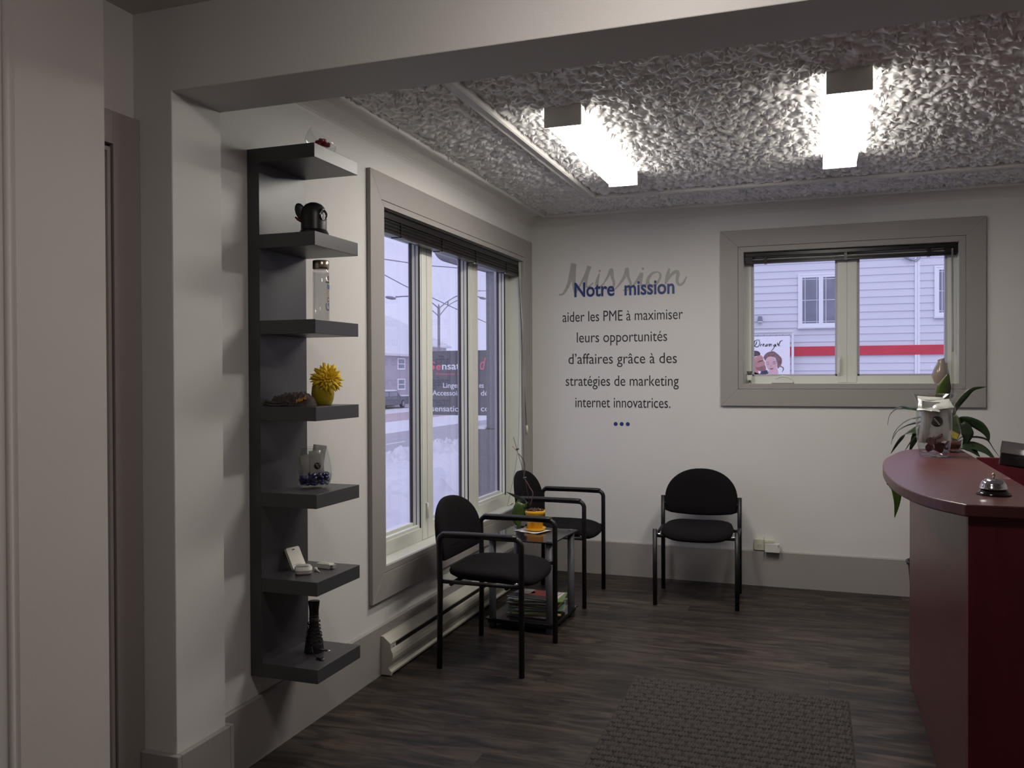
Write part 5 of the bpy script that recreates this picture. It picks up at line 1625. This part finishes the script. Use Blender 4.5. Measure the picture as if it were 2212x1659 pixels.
sign_text('S', -6.41, -6.265, 1.545, 0.27, M_PINK, 'pink_lettering', 0.004, 0.1)
sign_text('e', -6.235, -6.115, 1.545, 0.23, M_PINK, 'pink_lettering', 0.004, 0.1)
sign_text('nsat', -6.085, -5.640, 1.548, 0.235, M_WHITE_INK, 'white_lettering', 0.003)
sign_text('ion', -5.61, -5.34, 1.548, 0.235, M_WHITE_INK, 'white_lettering', 0.003)
sign_text('d', -5.155, -5.01, 1.54, 0.40, M_PINK, 'pink_lettering', 0.0, 0.3)
sign_text('u', -4.985, -4.87, 1.54, 0.34, M_PINK, 'pink_lettering', 0.0, 0.3)
sign_text('Romance &', -6.235, -5.635, 1.425, 0.075, M_PINK, 'pink_lettering', 0.0)
sign_text('Linger', -6.060, -5.638, 1.13, 0.165, M_WHITE_INK, 'white_lettering', 0.001)
sign_text('ies', -5.615, -5.45, 1.13, 0.165, M_WHITE_INK, 'white_lettering', 0.001)
sign_text('es', -5.175, -5.065, 1.13, 0.165, M_WHITE_INK, 'white_lettering', 0.001)
sign_text('Accessoir', -6.330, -5.638, 0.955, 0.165, M_WHITE_INK, 'white_lettering', 0.001)
sign_text('es', -5.62, -5.50, 0.955, 0.165, M_WHITE_INK, 'white_lettering', 0.001)
sign_text('d\u00e9', -5.135, -4.960, 0.955, 0.165, M_WHITE_INK, 'white_lettering', 0.001)
sign_text('sensation', -6.355, -5.565, 0.59, 0.185, M_WHITE_INK, 'white_lettering', 0.001)
sign_text('co', -5.135, -4.93, 0.60, 0.185, M_WHITE_INK, 'white_lettering', 0.001)

# street lamp and power lines
la = thing('street_lamp', (-24, 51.45, GZ), 'tall double armed street lamp across the road', 'street lamp')
MB().tube([(-24, 51.45, GZ), (-24, 51.45, 3.0), (-24, 51.45, 6.45), (-24, 51.45, 6.72)], [0.115, 0.10, 0.10, 0.01], 10).build('pole', M_STEEL, la)
MB().tube(spline([(-24, 51.45, 6.36), (-24, 50.28, 6.68), (-24, 48.5, 6.92), (-24, 46.4, 6.82), (-24, 44.6, 6.62)], 5), 0.045, 6).build('arm', M_STEEL, la)
MB().tube(spline([(-24, 51.45, 5.78), (-24, 50.28, 6.14), (-24, 48.9, 6.45), (-24, 46.6, 6.58)], 5), 0.035, 6).build('brace', M_STEEL, la)
MB().tube(spline([(-24, 51.45, 6.36), (-24, 53.13, 7.03), (-24, 55.1, 7.62), (-24, 57.2, 7.85), (-24, 59.6, 7.9)], 5), 0.045, 6).build('arm', M_STEEL, la)
MB().tube(spline([(-24, 51.45, 5.78), (-24, 53.13, 6.68), (-24, 55.08, 7.28), (-24, 57.0, 7.75)], 5), 0.035, 6).build('brace', M_STEEL, la)
MB().tube([(-24, 53.13, 6.68), (-24, 53.13, 7.02)], 0.045, 6).build('strut', M_STEEL, la)
for y, z in ((43.9, 6.50), (60.3, 7.86)):
    MB().sphere((-24, y, z), 1.0, 14, (0.16, 0.72, 0.11)).build('lamp_head', M_STEEL, la)


def wire(pts, label, r=0.022):
    o = MB().tube(spline(pts, 5), r, 6).build('power_line', M_STEEL)
    tag(o, label, 'wire', 'power lines over the road')


wire([(-14, 8, 5.05), (-14, 24.2, 6.01), (-14, 28.6, 6.28), (-14, 31.5, 6.53), (-14, 45, 7.6), (-14, 60, 8.9)], 'upper power line crossing the sky above the double armed lamp')
wire([(-14, 8, 8.0), (-14, 24.2, 5.39), (-14, 28.65, 4.87), (-14, 31.6, 4.54), (-14, 34.2, 4.26), (-14, 37, 4.0)], 'power line slanting down across the lamp arms')
wire([(-14, 31.6, 5.38), (-14, 34.1, 5.675), (-14, 35.1, 5.776), (-14, 44, 6.6)], 'short power line visible in the right pane of the tall window', 0.018)


def house(name, label, x0, x1, y0, y1, ze, ridge, wins, hip):
    h = thing(name, ((x0 + x1) / 2, (y0 + y1) / 2, GZ), label, 'house')
    MB().box(x0, x1, y0, y1, GZ - 0.2, ze).build('wall', M_HOUSE, h)
    ov = 0.5
    xm = (x0 + x1) / 2
    MB().rings([[(x0 - ov, y0 - ov, ze - 0.03), (x1 + ov, y0 - ov, ze - 0.03), (x1 + ov, y1 + ov, ze - 0.03), (x0 - ov, y1 + ov, ze - 0.03)],
                [(x0 - ov, y0 - ov, ze + 0.16), (x1 + ov, y0 - ov, ze + 0.16), (x1 + ov, y1 + ov, ze + 0.16), (x0 - ov, y1 + ov, ze + 0.16)],
                [(xm - 0.1, y0 + hip, ridge), (xm + 0.1, y0 + hip, ridge), (xm + 0.1, y1 - hip, ridge), (xm - 0.1, y1 - hip, ridge)]], smooth=False).build('snowy_roof', M_SNOW, h)
    for ya, yb, za, zb in wins:
        w = MB().box(x1, x1 + 0.06, ya, yb, za, zb).build('window', M_WHITE_OUT, h)
        m = 0.17
        zm = (za + zb) / 2
        MB().box(x1 + 0.05, x1 + 0.07, ya + m, yb - m, za + m * 0.8, zm - 0.04).box(x1 + 0.05, x1 + 0.07, ya + m, yb - m, zm + 0.04, zb - m * 0.6).build('pane', M_DARK_GLASS, w)
    return h


house('house', 'mauve two storey house with snowy roof across the road', -42.5, -33.0, 46.0, 70.0, 3.22, 6.0, [(62.33, 63.80, 1.98, 3.02), (62.33, 63.80, 0.16, 1.18), (55.5, 57.0, 1.98, 3.02), (50.0, 51.5, 1.98, 3.02)], -0.4)
house('house', 'farther house with snowy hipped roof behind the shop sign', -52.0, -40.0, 72.0, 89.0, 4.80, 8.6, [(76, 77.6, 2.6, 3.9)], 3.2)
tp = thing('utility_pole', (-52, 122, GZ), 'thin distant utility pole rising behind the shop sign', 'pole')
MB().tube([(-52, 122, GZ), (-52, 122, 7.4)], 0.14, 8).build('pole', M_STEEL, tp)
MB().box(-52.1, -51.9, 120.9, 123.1, 6.6, 6.75).build('cross_arm', M_STEEL, tp)

# pickup truck parked by the house
tk = thing('pickup_truck', (-31, 58, GZ), 'dark pickup truck with snow on its roof parked by the mauve house', 'truck')
M_TRUCK = mat('dark_truck_paint', (0.105, 0.11, 0.14), 0.3, var=0.05)
XA, XB = -32.9, -31.0
MB().prism([(52.6, -0.98), (61.9, -0.98), (61.95, -0.32), (59.3, -0.30), (54.6, -0.30), (52.6, -0.42)], 'x', XA, XB).build('body', M_TRUCK, tk, bevel=0.05)
MB().prism([(54.3, -0.34), (55.2, 0.14), (58.6, 0.14), (59.25, -0.34)], 'x', XA + 0.1, XB - 0.06).build('cab', M_TRUCK, tk, bevel=0.05)
MB().prism([(55.2, 0.135), (58.65, 0.135), (58.3, 0.27), (55.5, 0.27)], 'x', XA + 0.12, XB - 0.08).build('snow_on_roof', M_SNOW, tk, bevel=0.03)
MB().box(XA + 0.1, XB - 0.02, 59.4, 61.8, -0.32, -0.25).build('snow_in_bed', M_SNOW, tk, bevel=0.02)
for ya, yb in ((55.35, 56.95), (57.15, 58.55)):
    MB().box(XB - 0.065, XB - 0.045, ya, yb, -0.27, 0.08).build('side_window', M_DARK_GLASS, tk)
for x in (XA + 0.12, XB - 0.08):
    for y in (54.2, 59.5):
        wh = MB().lathe([(0, -0.12), (0.30, -0.12), (0.36, -0.08), (0.36, 0.08), (0.30, 0.12), (0, 0.12)], (x, y, GZ + 0.36), 24, M=rot(0, 90, 0)).build('wheel', M_GASKET, tk)
        MB().lathe([(0, 0.13), (0.21, 0.13), (0.23, 0.12), (0, 0.11)], (x, y, GZ + 0.36), 20, M=rot(0, 90, 0)).build('hub_cap', M_STEEL, wh)

# neighbouring building seen through the back window
NYW = 7.0
nb = thing('neighbour_building', (2.5, 9, GZ), 'pale sided neighbouring building with a red band outside the back window', 'building')
prof = []
z = GZ
while z < 4.6:
    prof.append((NYW - 0.020, z))
    prof.append((NYW - 0.004, z + 0.100))
    z += 0.102
prof = [(NYW + 0.1, GZ)] + prof + [(NYW + 0.1, z)]
MB().prism(prof, 'x', -1.4, 7.5).build('siding', M_SIDING, nb)
MB().box(-1.4, 7.5, NYW + 0.1, 12.5, GZ, z).build('house_body', M_SIDING, nb)
MB().box(-1.42, 7.52, NYW - 0.040, NYW, 1.664, 1.795).build('red_band', M_RED_SIDING, nb)
MB().box(3.236, 3.262, NYW - 0.036, NYW, GZ, z).box(3.272, 3.298, NYW - 0.036, NYW, GZ, z).box(3.262, 3.272, NYW - 0.026, NYW, GZ, z).build('corner_trim', M_WHITE_OUT, nb)
for xa, xb, za, zb in ((1.722, 2.330, 2.060, 2.830), (3.478, 4.086, 2.165, 2.865)):
    w = MB()
    casing_y(w, xa + 0.025, xb - 0.025, za + 0.030, zb - 0.022, (0.025, 0.025, 0.030, 0.022), NYW - 0.045, NYW)
    i0, i1, j0, j1 = xa + 0.0255, xb - 0.0255, za + 0.0305, zb - 0.0225
    xm = (i0 + i1) / 2
    for p, q in ((i0, xm - 0.0005), (xm + 0.0005, i1)):
        casing_y(w, p + 0.032, q - 0.026, j0 + 0.034, j1 - 0.034, (0.032, 0.026, 0.034, 0.034), NYW - 0.038, NYW)
    wo = w.build('window', M_WHITE_OUT, nb)
    pn = MB()
    mt_ = MB()
    for p, q in ((i0, xm), (xm, i1)):
        pn.box(p + 0.03, q - 0.022, NYW - 0.028, NYW - 0.010, j0 + 0.03, j1 - 0.03)
        for xg in (p + 0.065, q - 0.055):
            mt_.box(xg, xg + 0.007, NYW - 0.033, NYW - 0.027, j0 + 0.03, j1 - 0.03)
        for zg in (j0 + 0.055, (j0 + j1) / 2, j1 - 0.062):
            mt_.box(p + 0.03, q - 0.022, NYW - 0.033, NYW - 0.027, zg, zg + 0.007)
    pn.build('pane', M_DARK_GLASS, wo)
    mt_.build('muntins', M_WHITE_OUT, wo)
    MB().box(xa - 0.01, xb + 0.01, NYW - 0.07, NYW - 0.02, za - 0.012, za + 0.012).build('snowy_sill', M_SNOW, wo, bevel=0.005)
lm = thing('wall_lamp', (1.2, 6.93, 2.15), 'small grey outdoor wall lamp on the pale siding', 'lamp')
MB().prism([(1.168, 2.165), (1.236, 2.165), (1.228, 2.240), (1.176, 2.240)], 'y', 6.90, 6.985).build('lamp_shade', M_STEEL, lm, bevel=0.004)
MB().box(1.172, 1.232, 6.902, 6.975, 2.155, 2.168).build('lamp_glass', M_WHITE_OUT, lm)
cb = MB().tube([(2.95, 6.95, 3.045), (3.08, 6.95, 3.005), (3.135, 6.95, 2.985), (3.20, 6.95, 2.945)], [0.006, 0.006, 0.016, 0.014], 8)
cb.tube(spline([(3.20, 6.95, 2.945), (3.25, 6.95, 2.935), (3.29, 6.95, 2.97), (3.305, 6.95, 3.03), (3.30, 6.95, 3.15)], 5), 0.005, 6)
cb.tube(spline([(3.16, 6.94, 2.965), (3.23, 6.94, 2.95), (3.275, 6.94, 3.0), (3.28, 6.94, 3.15)], 5), 0.005, 6)
tag(cb.build('service_cable', M_STEEL), 'looped dark service cable on the pale siding at the top of the back window', 'cable')

# banner stand with the poster of a couple
bs = thing('banner_stand', (1.14, 6.8, GZ), 'framed outdoor banner showing a couple in front of the pale siding', 'banner')
BY = 6.80
MB().tube([(0.56, BY, GZ), (0.56, BY, 1.985), (1.652, BY, 1.985), (1.652, BY, GZ)], 0.019, 10).build('stand_frame', M_WHITE_OUT, bs)
MB().box(0.56, 1.66, BY - 0.022, BY + 0.022, 1.995, 2.020).build('snow_on_rail', M_SNOW, bs, bevel=0.008)
MB().box(0.60, 1.615, BY - 0.008, BY + 0.008, 0.40, 1.946).build('banner_sheet', mat('banner_white', (0.90, 0.88, 0.92), 0.5, var=0.02), bs)
b = MB()
for z_ in np.arange(0.5, 1.95, 0.095):
    b.tube([(1.612, BY, z_), (1.640, BY, z_ + 0.012)], 0.0035, 5)
for x in np.arange(0.66, 1.62, 0.085):
    b.tube([(x, BY, 1.940), (x + 0.01, BY, 1.97)], 0.0035, 5)
b.build('lacing', M_STEEL, bs)


def bp(a, c):      # banner drawing units to banner coordinates
    return (1.118 + (a - 310) * 0.000575, 1.795 - (c - 665) * 0.00058)


def shape(name, pts, m, k, smooth=True):
    P = [bp(*p) for p in pts]
    if smooth:
        P = P + [P[0]]
        P = [(p.x, p.y) for p in spline([(x, z, 0) for x, z in P], 5)][:-1]
    MB().prism(P, 'y', BY - 0.0085 - 0.0012 * k, BY - 0.008).build(name, m, bs)


M_SKIN1 = mat('print_skin_tan', (0.55, 0.27, 0.25), 0.6, var=0.12, scale=9)
M_SKIN2 = mat('print_skin_fair', (0.72, 0.46, 0.47), 0.6, var=0.06, scale=9)
M_HAIR1 = mat('print_dark_hair', (0.10, 0.07, 0.08), 0.6, var=0.3, scale=30)
M_HAIR2 = mat('print_brown_hair', (0.24, 0.14, 0.14), 0.6, var=0.35, scale=30)
M_BEARD = mat('print_beard', (0.33, 0.16, 0.15), 0.6, var=0.2, scale=40)
M_LIPS = mat('print_lips', (0.32, 0.06, 0.10), 0.6, var=0.1)
shape('printed_suit', [(120, 1330), (180, 1240), (320, 1280), (470, 1330), (500, 1235), (640, 1240), (660, 1335), (640, 1900), (60, 1900)], mat('print_suit', (0.06, 0.06, 0.10), 0.6, var=0.2), 0, False)
shape('printed_dress', [(610, 1340), (690, 1320), (880, 1320), (1010, 1350), (1060, 1900), (600, 1900)], mat('print_dress', (0.80, 0.74, 0.78), 0.6, var=0.05), 1, False)
shape('printed_hair', [(180, 820), (250, 770), (370, 760), (450, 790), (475, 850), (440, 880), (330, 910), (310, 1000), (240, 1060), (180, 980)], M_HAIR1, 0)
shape('printed_face', [(330, 920), (430, 885), (480, 870), (530, 915), (545, 985), (580, 1050), (585, 1110), (605, 1170), (600, 1235), (520, 1262), (420, 1245), (340, 1180), (310, 1060)], M_SKIN1, 1)
shape('printed_beard', [(345, 1150), (420, 1170), (500, 1140), (560, 1120), (600, 1150), (608, 1215), (570, 1255), (480, 1262), (400, 1235)], M_BEARD, 2)
shape('printed_ear', [(305, 1020), (335, 1030), (335, 1110), (310, 1100)], M_SKIN1, 2)
shape('printed_brow', [(415, 1035), (470, 1005), (530, 1000), (530, 1016), (470, 1028), (420, 1050)], M_HAIR1, 3)
shape('printed_neck', [(310, 1180), (350, 1190), (420, 1250), (420, 1330), (330, 1330)], M_SKIN1, 0)
shape('printed_hair', [(545, 930), (600, 840), (690, 790), (790, 780), (890, 850), (975, 950), (985, 1060), (960, 1130), (1020, 1170), (1030, 1230), (985, 1290), (1010, 1200), (940, 1160), (890, 1200), (870, 1080), (830, 940), (720, 910), (620, 960), (590, 1000)], M_HAIR2, 2)
shape('printed_face', [(600, 1000), (640, 930), (720, 905), (800, 930), (850, 1010), (880, 1100), (860, 1190), (800, 1250), (740, 1275), (690, 1250), (630, 1160), (600, 1080)], M_SKIN2, 3)
shape('printed_neck', [(690, 1240), (740, 1275), (820, 1240), (870, 1200), (890, 1330), (680, 1330)], M_SKIN2, 2)
for pts in ([(615, 1045), (650, 1035), (690, 1055), (650, 1050)], [(760, 1050), (800, 1030), (845, 1035), (800, 1048)]):
    shape('printed_brow', pts, M_HAIR2, 4)
for pts in ([(620, 1080), (650, 1090), (690, 1080), (655, 1100)], [(765, 1075), (810, 1082), (850, 1065), (812, 1095)]):
    shape('printed_eyelid', pts, M_HAIR1, 4)
shape('printed_lips', [(685, 1200), (735, 1195), (790, 1195), (740, 1225)], M_LIPS, 4)
shape('printed_nose', [(735, 1090), (750, 1150), (735, 1168), (715, 1160)], mat('print_shade', (0.60, 0.35, 0.36), 0.6, var=0.05), 4)
shape('printed_earring', [(655, 1265), (668, 1265), (668, 1325), (655, 1325)], M_STEEL, 4)
b = MB()
for pts in ([(470, 500), (400, 495), (345, 520), (330, 580), (330, 640), (400, 665), (450, 620), (465, 550), (430, 505)], [(395, 520), (370, 600), (310, 665)], [(470, 660), (490, 610), (520, 600)],
            [(530, 640), (565, 605), (550, 600), (535, 640), (570, 655)], [(620, 600), (590, 640), (620, 650), (640, 600), (640, 655)], [(660, 655), (675, 605), (700, 610), (695, 655), (720, 605), (745, 610), (738, 655)],
            [(820, 605), (785, 640), (815, 650), (830, 605), (800, 690), (750, 755), (730, 750)], [(850, 605), (838, 655), (862, 650)], [(880, 560), (885, 610), (900, 600), (890, 655)], [(1010, 515), (950, 540), (915, 640), (950, 645)]):
    P = [bp(*p) for p in pts]
    ribbon(b, [(x, z_) for x, z_ in P], (0.002, 0.0062, 0.005, 0.0025), BY - 0.0092, BY - 0.008)
b.build('script_lettering', M_INK, bs)
